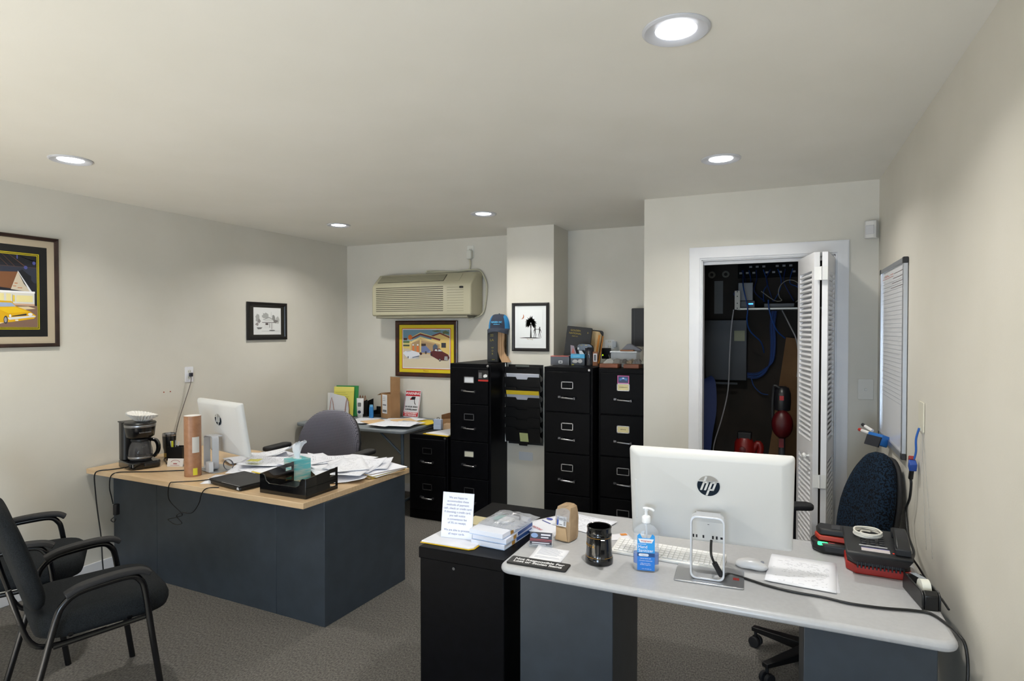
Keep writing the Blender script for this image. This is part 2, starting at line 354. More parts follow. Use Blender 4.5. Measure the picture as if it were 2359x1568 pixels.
low = cabinet('low two-drawer black filing cabinet between the folding table and the tall cabinets', 2, .71, -2.672, 4.31)
bk = cabinet('black filing cabinet seen from behind at the end of the grey desk', 2, .72, 0, 0, group=None, lock=False)
bk.location = (-1.128, 2.728, 0); bk.rotation_euler = (0, 0, math.pi)
MB().lathe([(.006, 0), (.006, .003)], seg=14).build('lock', C('#4a4b4e', .4, .6), bk, (.03, .673, .655), (R(-90), 0, 0))
MB().box(-.19, .19, -.004, .677, .675, .7205).build('top_cap', BLACK_STEEL, bk, bevel=.004)
# stickers
s = MB().box(-.045, .045, 0, .002, 0, .088).build('sticker', C('#121214', .4), loc=(-2.155, 4.304, 1.178)); tag(s, 'black sticker with a red bottom strip at the top of the left tall cabinet', 'sticker')
MB().box(-.045, .045, -.0005, 0, 0, .013).build('red_strip', C('#c42a20', .5), s)
MB().prism([(.0, .035), (.012, .03), (.035, .036), (.037, .052), (.022, .058), (.004, .052)], -.0006, 0, 'y').build('map_shape', C('#e6e6e6', .6), s)
for i in range(5): MB().box(-.04, -.012, -.0006, 0, .028+i*.009, .031+i*.009).build('print_line', C('#b9b9b9', .6), s)
s = MB().box(-.042, .042, 0, .002, 0, .056).build('sticker', C('#c8559a', .4), loc=(-1.006, 4.2225, 1.209)); tag(s, 'pink-bordered blue sticker on the right cabinet above its top label', 'sticker')
mb = MB(); mb.box(-.036, .036, -.0006, 0, .005, .051, 0); mb.prism([(-.025, .02), (0, .03), (.025, .02), (.03, .034), (0, .046), (-.03, .034)], -.0011, -.0006, 'y', 1); mb.prism([(-.01, .034), (.01, .034), (0, .042)], -.0016, -.0011, 'y', 2)
mb.build('emblem', [C('#22365f', .4), C('#2f6fb2', .4), C('#e9e4ee', .4)], s)

# ================================================================== LEFT DESK (wood top, slate panels)
t = thing('office_desk', 'L-side desk with maple top and slate grey panels, covered in papers, at the left', 'desk', (-2.22, 2.376, 0))
D = lambda P: [(x+2.22, y-2.376) for x, y in P]
MB().prism(D([(-4.045, 2.414), (-2.219, 2.376), (-2.167, 3.268), (-4.045, 3.30)]), .671, .702).build('tabletop', WOOD_TOP, t, bevel=.002)
MB().prism(D([(-4.03, 2.575), (-3.592, 2.564), (-3.591, 2.584), (-4.03, 2.595)]), .0, .670).build('front_panel', GREY_STEEL, t, bevel=.0015)
MB().prism(D([(-3.590, 2.564), (-2.562, 2.531), (-2.561, 2.551), (-3.589, 2.584)]), .0, .670).build('front_panel', GREY_STEEL, t, bevel=.0015)
MB().prism(D([(-2.560, 2.531), (-2.206, 2.518), (-2.205, 2.54), (-2.559, 2.551)]), .0, .670).build('front_panel', GREY_STEEL, t, bevel=.0015)
MB().prism(D([(-2.206, 2.519), (-2.166, 3.215), (-2.186, 3.217), (-2.226, 2.543)]), .0, .670).build('side_panel', GREY_STEEL, t, bevel=.0015)
MB().prism(D([(-2.62, 2.553), (-2.60, 2.553), (-2.57, 3.20), (-2.59, 3.20)]), .0, .670).build('inner_panel', GREY_STEEL, t)
MB().prism(D([(-4.03, 2.597), (-4.01, 2.597), (-4.01, 3.24), (-4.03, 3.24)]), .0, .670).build('side_panel', GREY_STEEL, t)

# ================================================================== RIGHT DESK (grey laminate)
t = thing('office_desk', 'light grey desk with rounded edge and slate pedestals in the right foreground', 'desk', (-.235, 2.345, 0))
MB().prism(rrect(1.39, .75, .045, 6), .705, .735).build('tabletop', GREY_LAM, t, bevel=.0145, seg=4)
MB().box(-.635, -.285, -.305, .10, 0, .704).build('pedestal', GREY_STEEL, t, bevel=.003)
MB().box(.311, .655, -.305, .10, 0, .704).build('pedestal', GREY_STEEL, t, bevel=.003)

# ================================================================== FOLDING TABLE AT THE BACK
t = thing('folding_table', 'grey plastic folding table against the back wall in the left corner', 'table', (-3.455, 4.60, 0))
MB().prism(rrect(1.18, .74, .05, 5), .712, .742).build('tabletop', C('#7e858b', .5), t, bevel=.008)
for sx in (-1, 1):
    mb = MB()
    for sy in (-.28, .28): mb.tube([(sx*.52, sy, .711), (sx*.52, sy, .0)], .014, 10)
    mb.tube([(sx*.52, -.28, .12), (sx*.52, .28, .12)], .012, 10); mb.build('leg_frame', C('#5c6a78', .45, .3), t)
    MB().tube([(sx*.52, -.28, .52), (sx*.28, -.28, .711)], .010, 8).build('brace', C('#5c6a78', .45, .3), t)

# ================================================================== OFFICE CHAIRS
def office_chair(label, x, y, rz, fab, outline, back_z, lean, seat_z, arm_z, armx, dish=0.03, group='swivel office chairs'):
    """faces local -y; outline in x-z about the back's centre"""
    t = thing('office_chair', label, 'chair', (x, y, 0), rz, group)
    dsh = lambda a, b: dish*(a/.25)**2*-1.0
    T = Matrix.Translation((0, .235, back_z)) @ Matrix.Rotation(R(-lean), 4, 'X')
    MB().cushion(outline, .07, .012, T=T, dish=dsh).build('backrest', fab, t, smooth=True, angle=80)
    MB().cushion([(a*.96, b*.96) for a, b in outline], .03, .0, T=T @ Matrix.Translation((0, .048, 0)), dish=dsh).build('back_shell', BLKR, t, angle=80)
    S = [(a, b) for a, b in rrect(.50, .47, .14, 7)]
    MB().cushion(S, .075, .012, T=Matrix.Translation((0, -.02, seat_z)) @ Matrix.Rotation(R(-90), 4, 'X')).build('seat', fab, t, angle=80)
    mb = MB(); mb.tube([(0, .0, seat_z-.06), (0, .2, seat_z-.07), (0, .31, seat_z-.02), (0, .325, back_z-.05)], 0, 4, 0, 5, sec=[(-.03, -.008), (.03, -.008), (.03, .008), (-.03, .008)]); mb.cbox((0, 0, seat_z-.06), (.18, .22, .03)); mb.build('back_support', BLK, t)
    for sx, armx in zip((-1, 1), armx if isinstance(armx, tuple) else (armx, armx)):
        mb = MB(); mb.tube([(sx*(armx-.06), 0, seat_z-.05), (sx*(armx+.01), 0, seat_z-.04), (sx*(armx+.015), .01, seat_z+.04), (sx*armx, .01, arm_z-.03)], 0, 4, 0, 5, sec=[(-.012, -.03), (.012, -.03), (.012, .03), (-.012, .03)]); arm = mb.build('armrest', BLK, t, bevel=.003)
        MB().prism(rrect(.085, .25, .035, 5, sx*armx, -.01), arm_z-.03, arm_z).build('arm_pad', BLKR, arm, bevel=.010, seg=3)
    MB().lathe([(.028, .10), (.028, .28), (.018, .285), (.018, seat_z-.06)], seg=18).build('gas_lift', BLK, t)
    for i in range(5):
        a = R(72*i+t_off[0]); mb = MB(); d = Vector((math.cos(a), math.sin(a), 0)); nrm = Vector((-d.y, d.x, 0))
        vs = []
        for rr, ww, zt, zb in ((.02, .03, .125, .08), (.30, .016, .098, .078)):
            for sgn, z in ((-1, zt), (1, zt), (1, zb), (-1, zb)): p = d*rr+nrm*ww*sgn; vs.append((p.x, p.y, z))
        mb.add(vs, [(0, 1, 2, 3), (7, 6, 5, 4), (0, 4, 5, 1), (1, 5, 6, 2), (2, 6, 7, 3), (3, 7, 4, 0)]); lg = mb.build('base_arm', BLK, t, bevel=.003)
        cb = MB(); c = d*.285; cb.tube([(c.x, c.y, .08), (c.x, c.y, .052)], .008, 8)
        for q in (-.016, .016):
            p = c+nrm*q; cb.tube([tuple(p+nrm*-.009+Vector((0, 0, .027))), tuple(p+nrm*.009+Vector((0, 0, .027)))], .027, 16)
        cb.build('caster', BLKR, lg, bevel=.003)
    return t
t_off = [0]
def sup(w_, h_, e, n=40, top=1.0):
    P = []
    for i in range(n):
        a = 2*math.pi*i/n; c, s = math.cos(a), math.sin(a); x = math.copysign(abs(c)**(2/e), c)*w_/2; z = math.copysign(abs(s)**(2/e), s)*h_/2
        if z > 0: x *= 1-(1-top)*(z/(h_/2))**1.3
        P.append((x, z))
    return P
office_chair('swivel chair with grey woven back behind the paper-covered desk', -3.115, 3.42, R(3), GREY_WEAVE, sup(.54, .48, 2.9, top=.76), .735, 10, .47, .735, (.30, .45), .035)
t_off[0] = 8
office_chair('swivel chair with blue flecked back turned sideways beside the right wall', .160, 3.12, R(-70), BLUE_FAB, sup(.37, .55, 2.5, top=.72), .755, 12, .48, .70, .30, .02)

# ================================================================== GUEST CHAIRS
def guest_chair(label, x, y, rz):
    t = thing('guest_chair', label, 'chair', (x, y, 0), rz, 'black guest armchairs at the left')
    AZ, WD = .600, .262
    MB().cushion(rrect(.47, .48, .11, 6), .088, .012, T=Matrix.Translation((0, .03, .428)) @ Matrix.Rotation(R(-90), 4, 'X')).build('seat', BLACK_FAB, t, angle=80)
    T = Matrix.Translation((0, -.255, .70)) @ Matrix.Rotation(R(180), 4, 'Z') @ Matrix.Rotation(R(-16), 4, 'X')
    MB().cushion(sup(.46, .46, 3.4, top=.93), .055, .010, T=T, dish=lambda a, b: -.02*(a/.23)**2).build('backrest', BLACK_FAB, t, angle=80)
    for sx in (-1, 1):
        MB().tube([(sx*WD, .215, .0), (sx*WD, .175, .30), (sx*WD, .150, .50), (sx*WD, .132, .555), (sx*WD, .095, .580), (sx*WD, 0, .577), (sx*WD, -.08, .566), (sx*WD, -.125, .535), (sx*WD, -.15, .48), (sx*WD, -.20, .28), (sx*WD, -.275, 0)], .0125, 12, 0, 4).build('leg_loop', C('#0b0b0d', .25), t, angle=80)
        MB().tube([(sx*WD, .165, .575), (sx*WD, .13, .594), (sx*WD, .05, .599), (sx*WD, -.06, .588), (sx*WD, -.12, .565)], 0, 6, 0, 5, sec=[(-.022, -.009), (.022, -.009), (.026, 0), (.020, .013), (-.020, .013), (-.026, 0)]).build('arm_pad', BLKR, t, bevel=.004)
        MB().tube([(sx*(WD-.012), .162, .392), (sx*(WD-.012), -.158, .376)], .010, 10).build('side_rail', C('#0b0b0d', .2), t)
        MB().tube([(sx*(WD-.04), .02, .375), (sx*(WD-.04), -.16, .372), (sx*(WD-.04), -.225, .41), (sx*(WD-.04), -.26, .52), (sx*(WD-.05), -.285, .62)], .010, 10, 0, 4).build('back_tube', C('#0b0b0d', .25), t, angle=80)
    for yy, zz in ((.10, .400), (-.10, .400)): MB().tube([(-WD+.03, yy, zz), (WD-.03, yy, zz)], .010, 10).build('cross_rail', C('#0b0b0d', .25), t)
    return t
guest_chair('black fabric guest armchair nearest the camera in the bottom left corner', -2.705, 1.620, -.375)
guest_chair('black fabric guest armchair by the left wall, behind the nearer one', -3.415, 1.715, -.60)

# ================================================================== PICTURES ON THE WALLS
def picture(name, label, loc, rz, w_, h_, fw, depth, fmat, mats_, layers, img):
    """frame in local x-z facing -y; layers = nested mats [(inset, colour)], img = (x0,x1,z0,z1,[(colour, polygon in 0..1)])"""
    t = thing(name, label, 'picture', loc, rz)
    mb = MB(); o = [(-w_/2, 0), (w_/2, 0), (w_/2, h_), (-w_/2, h_)]; ii = [(-w_/2+fw, fw), (w_/2-fw, fw), (w_/2-fw, h_-fw), (-w_/2+fw, h_-fw)]
    vs = []
    for P, y in ((o, 0), (o, -depth*.8), ([(a+(b-a)*.25, c+(d-c)*.25) for (a, c), (b, d) in zip(o, ii)], -depth), ([(a+(b-a)*.8, c+(d-c)*.8) for (a, c), (b, d) in zip(o, ii)], -depth*.85), (ii, -depth*.45), (ii, 0)):
        vs += [(p[0], y, p[1]) for p in P]
    fs = [(j*4+i, j*4+(i+1) % 4, (j+1)*4+(i+1) % 4, (j+1)*4+i) for j in range(5) for i in range(4)]
    mb.add(vs, fs); mb.build('frame', fmat, t, smooth=False)
    y = -depth*.30; mb = MB(); ms = []
    for k, (ins, c) in enumerate(layers):
        mb.box(-w_/2+ins, w_/2-ins, y-.0006*(k+1), y-.0006*k+.0002, ins, h_-ins, k); ms.append(C(c, .45))
    mb.build('mount', ms, t, smooth=False)
    x0, x1, z0, z1, polys = img; mb = MB(); ms = []; idx = {}
    y0 = y-.0006*len(layers)-.0004
    lay = -1; prev = None
    for k, (c, P) in enumerate(polys):
        if c not in idx: idx[c] = len(ms); ms.append(C(c, .5))
        if c != prev: lay += 1; prev = c
        yy = y0-.00012*lay; mb.prism([(x0+(x1-x0)*u, z0+(z1-z0)*v) for u, v in P], yy-.00011, yy, 'y', idx[c])
    mb.build('print', ms, t, smooth=False); return t
def blob(cx, cz, rx, rz_, n=14, j=.0, seed=1):
    rr = random.Random(seed); return [(cx+rx*math.cos(2*math.pi*i/n)*(1+rr.uniform(-j, j)), cz+rz_*math.sin(2*math.pi*i/n)*(1+rr.uniform(-j, j))) for i in range(n)]
def rc(a, b, c, d): return [(a, c), (b, c), (b, d), (a, d)]
MAHOG = noise_mat('mahogany_frame', '#2c130c', '#45200f', 20, .3, stretch=(1, 1, 1)); DKFR = noise_mat('dark_walnut_frame', '#22130e', '#33201a', 14, .35)
# gas-station painting
st = [('#6f95a8', rc(0, 1, 0, 1)), ('#8fa9ad', rc(0, 1, .55, .75)), ('#cdbfa6', rc(0, 1, 0, .52)), ('#d7cbb2', [(0, .0), (1, 0), (1, .30), (0, .22)]),
      ('#4f6b3f', rc(0, .30, .58, .70)), ('#c9bd77', rc(0, .35, .60, .65)), ('#33463c', rc(0, .33, .55, .60)), ('#d8c36f', rc(0, .40, .50, .56)),
      ('#4c2f25', rc(.01, .09, .72, .78)), ('#e3c479', [(.62, .36), (1, .36), (1, .84), (.80, .93), (.62, .84)]), ('#7c3a32', [(.58, .83), (.80, .93), (1, .82), (1, .78), (.80, .89), (.60, .80)]),
      ('#c8a878', [(.16, .68), (.38, .80), (.80, .66), (.80, .36), (.16, .36)]), ('#a98d6a', [(.20, .66), (.36, .72), (.78, .60), (.78, .42), (.20, .42)]),
      ('#e5cf92', [(.14, .66), (.38, .82), (.81, .67), (.81, .62), (.38, .76), (.14, .61)]), ('#7d3a3a', [(.16, .79), (.38, .91), (.81, .76), (.80, .71), (.38, .86), (.18, .74)]), ('#e3cc86', [(.20, .81), (.38, .93), (.81, .77), (.81, .755), (.38, .905), (.19, .79)]),
      ('#ddc27c', rc(.37, .40, .40, .78)), ('#ddc27c', rc(.145, .17, .45, .70)), ('#3a2d28', rc(.40, .50, .57, .635)), ('#4d5d72', [(.65, .46), (.65, .58), (.70, .635), (.75, .58), (.75, .46)]), ('#33363f', rc(.83, .925, .535, .66)),
      ('#e0762c', blob(.16, .80, .045, .07)), ('#e8e8ea', blob(.225, .60, .017, .02)), ('#e8e8ea', blob(.325, .60, .017, .02)), ('#d9793f', rc(.21, .25, .42, .57)), ('#d9793f', rc(.30, .35, .40, .57)),
      ('#6d7ba5', [(.40, .40), (.40, .56), (.50, .58), (.60, .45), (.62, .39)]), ('#3a3c48', blob(.50, .40, .022, .04)), ('#8f9cc0', [(.54, .40), (.60, .46), (.62, .40)]), ('#4b2c2a', blob(.39, .37, .03, .035)),
      ('#dfe2ea', [(.0, .38), (.05, .43), (.20, .45), (.35, .40), (.375, .34), (.34, .28), (.14, .22), (.04, .32)]), ('#b9bfd0', [(.06, .42), (.17, .455), (.19, .43), (.10, .41)]), ('#5a6478', [(.20, .27), (.36, .32), (.35, .29), (.22, .255)]), ('#4a4f5c', blob(.115, .27, .012, .03)), ('#c3c9d6', rc(.16, .36, .24, .255)),
      ('#5a2124', [(.60, .42), (.66, .45), (.68, .50), (.80, .51), (.86, .43), (.97, .36), (1, .28), (.96, .20), (.78, .21), (.60, .33)]), ('#ccd3d3', [(.69, .45), (.70, .49), (.74, .49), (.75, .44)]), ('#ccd3d3', [(.76, .44), (.77, .49), (.82, .48), (.85, .44)]), ('#a8a9a9', [(.89, .22), (.90, .31), (.96, .31), (.965, .20)]), ('#2b1c1e', blob(.80, .22, .022, .045)), ('#b8b4b4', blob(.80, .22, .010, .025)), ('#2b1c1e', blob(.62, .35, .018, .035)),
      ('#5f6a48', blob(.75, .965, .09, .02, 12, .4, 3)), ('#5f6a48', blob(.92, .93, .08, .04, 12, .4, 4))]
gs = picture('framed_picture', 'framed gas station painting with red cars and a yellow mount below the air conditioner', (-3.115, 4.998, 1.135), 0, .695, .542, .040, .022, MAHOG, None, [(.036, '#dcc51f'), (.073, '#c0341f'), (.079, '#e9e2e4')], (-.262, .262, .088, .455, st))
text('Filling Up', .016, C('#a8521c', .5), gs, (0, -.0095, .058), (R(90), 0, 0), name='caption')
# small black framed house sketch on the left wall
hs = [('#e2e3e2', rc(0, 1, 0, 1))]
for k, (cx, cz, a, b, c) in enumerate([(.13, .60, .07, .16, '#a8a9a6'), (.2, .50, .05, .07, '#8f8b8a'), (.42, .70, .12, .12, '#a9aaa8'), (.72, .64, .07, .10, '#8e8f8d'), (.88, .55, .07, .14, '#b6b7b4'), (.80, .50, .08, .06, '#7d7a79'), (.12, .38, .05, .06, '#98908f')]): hs.append((c, blob(cx, cz, a, b, 16, .35, k+5)))
hs += [('#d3d4d3', [(.38, .56), (.55, .67), (.70, .56), (.70, .50), (.38, .50)]), ('#8b8a89', [(.33, .555), (.55, .66), (.74, .545), (.72, .535), (.55, .635), (.34, .54)]), ('#777574', rc(.30, .78, .44, .465)), ('#dcdddc', rc(.38, .72, .24, .44)), ('#54494a', rc(.42, .52, .36, .43)), ('#8c8988', rc(.56, .58, .26, .43)), ('#8c8988', rc(.64, .66, .2, .43)), ('#6e6c6c', blob(.66, .16, .11, .018)), ('#777', [(.10, .27), (.16, .20), (.26, .21), (.31, .27)]) if False else ('#777777', [(.10, .27), (.16, .20), (.26, .21), (.31, .27)]), ('#b9bab9', rc(.28, .95, .125, .135)), ('#9a9a99', rc(.625, .63, .62, .85))]
picture('framed_picture', 'small black framed pencil sketch of a house on the left wall', (-4.063, 3.929, 1.503), R(90), .44, .322, .030, .020, C('#100e10', .3), None, [(.028, '#26241f'), (.060, '#1b1a18')], (-.153, .153, .045, .277, hs))
# big picture at the left edge
bp = [('#171a26', rc(0, 1, 0, 1)), ('#2b3040', rc(0, 1, .62, .84)), ('#0f1118', rc(0, 1, .88, 1))]
for k in range(5): bp.append(('#5a3a2e', [(.2+.17*k, 1), (.215+.17*k, 1), (.55+.17*k, .84), (.53+.17*k, .84)] if k < 3 else [(.7, 1), (.715, 1), (1, .92), (1, .91)]))
bp += [('#4a3a3a', rc(0, 1, .83, .84)), ('#11151c', blob(.82, .66, .14, .12, 14, .3, 3)), ('#4a4f8f', blob(.78, .97, .018, .03)), ('#4a4f8f', blob(.88, .83, .02, .025)), ('#4a4f8f', blob(.97, .90, .018, .025)),
       ('#7a4f31', [(.2, .75), (.79, .765), (.60, .53), (.2, .55)]), ('#c9bda8', [(.79, .77), (.60, .52), (.94, .49), (.86, .60)]), ('#d9dade', [(.785, .775), (.80, .775), (.95, .485), (.925, .485)]), ('#b9713f', rc(.70, .78, .60, .612)), ('#b9713f', rc(.66, .74, .56, .57)), ('#b9713f', rc(.78, .84, .54, .55)),
       ('#d8d6cf', rc(.2, .97, .32, .50)), ('#f0f0f2', rc(.2, .975, .475, .50)), ('#e8dc9d', rc(.48, .60, .34, .46)), ('#e6c94d', rc(.645, .70, .35, .44)), ('#4a4535', rc(.64, .648, .33, .45)), ('#e8dc9d', rc(.74, .95, .35, .44)), ('#e8dc9d', rc(.25, .42, .34, .46)), ('#c9a58a', rc(.2, .97, .30, .325)),
       ('#7d6253', rc(0, 1, 0, .30)), ('#d9c6a0', [(.70, .28), (.90, .29), (.98, .26), (.86, .245)]), ('#e3cf9f', [(.0, .05), (.45, .14), (.40, .06), (.0, .0)]),
       ('#dba90f', [(.05, .14), (.15, .28), (.30, .36), (.62, .355), (.72, .29), (.92, .22), (.985, .16), (.96, .12), (.60, .07), (.20, .06)]), ('#e8bd18', [(.20, .26), (.70, .275), (.90, .215), (.52, .19)]), ('#9fb0cf', [(.30, .335), (.62, .335), (.72, .285), (.30, .275)]), ('#d6dae2', [(.50, .13), (.96, .165), (.98, .145), (.55, .10)]), ('#2a2c33', [(.62, .155), (.88, .19), (.88, .165), (.62, .145)]), ('#e9e9ea', blob(.57, .155, .03, .02)), ('#e9e9ea', blob(.92, .18, .025, .02)), ('#3b3a3f', blob(.455, .10, .055, .055)), ('#9a9aa0', blob(.45, .10, .035, .036)), ('#e7e2c9', rc(.70, .78, .085, .105))]
fr = lambda u: u-.305 if u < .8 else .495+(u-.8)*2.525
bp = [(c, P) if min(p[0] for p in P) == 0 and max(p[0] for p in P) == 1 else (c, [(.68+.32*fr(a), b) for a, b in P]) for c, P in bp]
picture('framed_picture', 'large dark framed painting of a yellow car before a gabled house at the left edge', (-4.063, 1.852, 1.487), R(90), .836, .658, .022, .022, DKFR, None, [(.020, '#b9ab94'), (.062, '#141516'), (.105, '#c9b912'), (.110, '#141516'), (.114, '#d2c118')], (-.300, .300, .118, .540, bp))
# palm print on the column
pl = [('#e6e9ea', rc(0, 1, 0, 1)), ('#17120f', [(.03, .17), (.3, .185), (.72, .185), (.98, .165), (.7, .155), (.1, .16)]), ('#1b1512', [(.49, .17), (.51, .45), (.485, .60), (.56, .60), (.54, .45), (.56, .17)]), ('#b8622a', [(.17, .78), (.20, .83), (.19, .90), (.235, .84), (.22, .775), (.16, .745), (.08, .755), (.14, .755)])]
rr = random.Random(5)
for k in range(44):
    a = R(-50+280*k/43); L = .17+.10*rr.random(); cx, cz = .525, .64; dx, dz = math.cos(a), math.sin(a)*.9
    ex, ez = cx+dx*L, cz+dz*L-.05*abs(dx); pl.append(('#1c1c1a', [(cx, cz+.01), (cx+dx*L*.5-dz*.03, cz+dz*L*.5+dx*.03), (ex, ez), (cx+dx*L*.5+dz*.03, cz+dz*L*.5-dx*.03)]))
for fx, m_ in ((.70, 1), (.90, -1)):
    q = lambda L_: [(fx+m_*a, b) for a, b in L_]
    pl += [('#1c1614', blob(fx, .485, .022, .024)), ('#1c1614', q([(-.022, .465), (.022, .465), (.030, .40), (.022, .34), (-.012, .34), (-.022, .40)])), ('#1c1614', q([(-.012, .35), (.010, .35), (-.015, .27), (-.045, .175), (-.062, .175), (-.034, .27)])), ('#1c1614', q([(.002, .35), (.024, .35), (.052, .27), (.030, .175), (.014, .175), (.030, .27)])), ('#1c1614', q([(.015, .455), (.10, .435), (.10, .423), (.015, .432)])), ('#1c1614', q([(-.018, .455), (-.062, .38), (-.070, .32), (-.058, .32), (-.048, .37), (-.012, .42)]))]
pm = picture('framed_picture', 'black framed print of a palm tree and crescent moon on the white column', (-1.883, 4.639, 1.412), 0, .329, .401, .026, .018, C('#0f0d10', .35), None, [(.024, '#e3e6e7'), (.055, '#dfe2e3'), (.057, '#e6e9ea')], (-.105, .105, .065, .335, pl))
text('The Shag', .015, C('#a89a78', .5), pm, (0, -.019, .100), (R(90), 0, 0), name='caption')

# ================================================================== AIR CONDITIONER
AC = C('#b5b096', .45); ACD = C('#5a5648', .6); ACT = C('#9f9b84', .5)
t = thing('air_conditioner', 'beige wall-mounted air conditioner with long louvres on the back wall', 'air conditioner', (-3.035, 4.985, 1.72))
prof = [(0, .0), (-.225, .0), (-.235, .012), (-.235, .270), (-.215, .300), (-.11, .395), (0, .400)]
MB().prism(prof, -.535, .535, 'x').build('housing', AC, t, bevel=.012, seg=3)
mb = MB()
for i in range(13):
    z = .262-.0182*i; mb.box(-.485, .252, -.2362, -.231, z-.0036, z+.0036, 0)
mb.build('louvre_slots', ACD, t, smooth=False)
mb = MB()
for i in range(10): mb.box(.292, .462, -.2368, -.232, .252-.0235*i-.002, .252-.0235*i+.002)
mb.build('side_ribs', ACT, t, smooth=False)
Tt = Matrix.Translation((0, -.1615, .3485)) @ Matrix.Rotation(math.atan2(.095, .105), 4, 'X')
mb = MB(); mb.box(-.49, .235, -.052, .045, .0, .004, 0, Tt)
for i in range(12): mb.box(-.487, .232, -.048+.008*i, -.044+.008*i, .004, .007, 1, Tt)
mb.build('top_grille', [ACD, ACT], t, smooth=False)
MB().box(.26, .40, -.052, .050, .0, .004, 0, Tt).build('control_door', AC, t, bevel=.002)
MB().prism(rrect(.040, .018, .008, 4, .440, .252), -.240, -.234, 'y').build('badge', C('#17181b', .3), t)
MB().box(-.50, .49, -.22, -.02, -.022, .0).build('lower_tray', C('#8b8776', .6), t, bevel=.006)
# outlet above with plug and cord
def outlet(label, loc, rz, plug=False, w_=.070, h_=.115, kind='duplex', col='#e7e6de'):
    t = thing('wall_outlet' if kind != 'switch' else 'light_switch', label, 'outlet' if kind != 'switch' else 'switch', loc, rz)
    MB().prism(rrect(w_, h_, .006, 3), -.005, 0, 'y').build('cover_plate', C(col, .4), t, bevel=.001)
    if kind == 'duplex':
        for z in (.022, -.022):
            r = MB().prism(rrect(.030, .026, .009, 3, 0, z), -.0072, -.005, 'y').build('socket', C('#dfded6', .35), t)
            MB().box(-.008, -.006, -.0076, -.0070, z-.004, z+.006).box(.006, .008, -.0076, -.0070, z-.004, z+.006).build('slot', C('#2a2a2a', .7), r)
    elif kind == 'switch':
        for sx in ((-.018, .018) if w_ > .08 else (0,)): MB().box(sx-.005, sx+.005, -.016, -.005, -.008, .006).build('toggle', C('#dddcd6', .3), t, bevel=.001)
    elif kind == 'jack':
        MB().box(-.010, .010, -.010, -.005, -.055, -.040).build('jack', C('#c9c6b4', .4), t)
    return t
outlet('cream outlet high on the back wall with the large plug of the air conditioner', (-2.632, 4.999, 2.315), 0)
MB().prism(rrect(.052, .085, .018, 4, -2.628, 2.285), 4.945, 4.990, 'y').build('plug', C('#d9d8cf', .45), bevel=.006)
tag(bpy.data.objects['plug'], 'large cream plug in the outlet above the air conditioner', 'plug')
cable('power_cable', 'cream cord looping from the high outlet over and round the air conditioner', [(-2.628, 4.965, 2.245), (-2.626, 4.975, 2.20), (-2.640, 4.975, 2.15), (-2.72, 4.975, 2.135), (-2.9, 4.975, 2.140), (-3.04, 4.975, 2.148), (-3.09, 4.975, 2.150), (-3.085, 4.96, 2.133), (-3.02, 4.962, 2.133), (-2.8, 4.965, 2.133), (-2.6, 4.97, 2.145), (-2.52, 4.975, 2.13), (-2.462, 4.975, 2.03), (-2.455, 4.975, 1.93), (-2.47, 4.975, 1.83), (-2.485, 4.97, 1.755), (-2.52, 4.93, 1.712), (-2.60, 4.90, 1.685)], .0075, C('#c9c5af', .5))
outlet('white outlet on the left wall above the coffee maker desk with a thin cord', (-4.064, 3.168, 1.254), R(90), col='#e9e9ee')
MB().cbox((-4.045, 3.172, 1.252), (.020, .022, .028)).build('plug', C('#2b2b33', .5), bevel=.003); tag(bpy.data.objects['plug.001'], 'small dark plug in the outlet on the left wall', 'plug')
cable('power_cable', 'thin brown-grey cord running down the left wall from its outlet to the desk', [(-4.040, 3.17, 1.24), (-4.045, 3.165, 1.18), (-4.05, 3.12, 1.05), (-4.05, 3.075, .93), (-4.05, 3.05, .84), (-4.03, 3.02, .72)], .0026, C('#5e5450', .6))
cable('power_cable', 'pale thin cord hanging beside the dark one on the left wall', [(-4.058, 3.13, 1.19), (-4.058, 3.09, 1.0), (-4.058, 3.04, .80), (-4.05, 3.02, .71)], .0014, C('#b4b0a6', .6))
for yy in (2.964, 3.015): tag(MB().lathe([(.004, 0), (.0035, .006)], seg=10).build('wall_anchor', C('#9a4a35', .6), None, (-4.065, yy, 1.139), (0, R(90), 0)), 'tiny reddish wall anchor left in the left wall, one of two side by side', 'wall anchor', 'red wall anchors')
outlet('white double light switch plate between the closet and the right wall', (.459, 3.999, 1.248), 0, w_=.078, h_=.118, kind='switch', col='#d9d6ce')
outlet('tall cream network wall plate on the right wall with a blue cable', (.517, 2.812, 1.248), R(-90), w_=.085, h_=.118, kind='jack', col='#d9d5c3')
t = thing('motion_sensor', 'small white motion sensor high in the corner right of the closet', 'sensor', (.478, 3.955, 2.105), R(-24))
MB().prism([(-.030, -.030), (-.020, -.038), (.020, -.038), (.030, -.030), (.030, .012), (-.030, .012)], 0, .098).build('body', C('#d9d8d6', .4), t, bevel=.004, seg=3)
MB().box(-.022, .022, -.042, -.036, .022, .072).build('sensor_window', C('#c9c9cc', .3), t, bevel=.003)

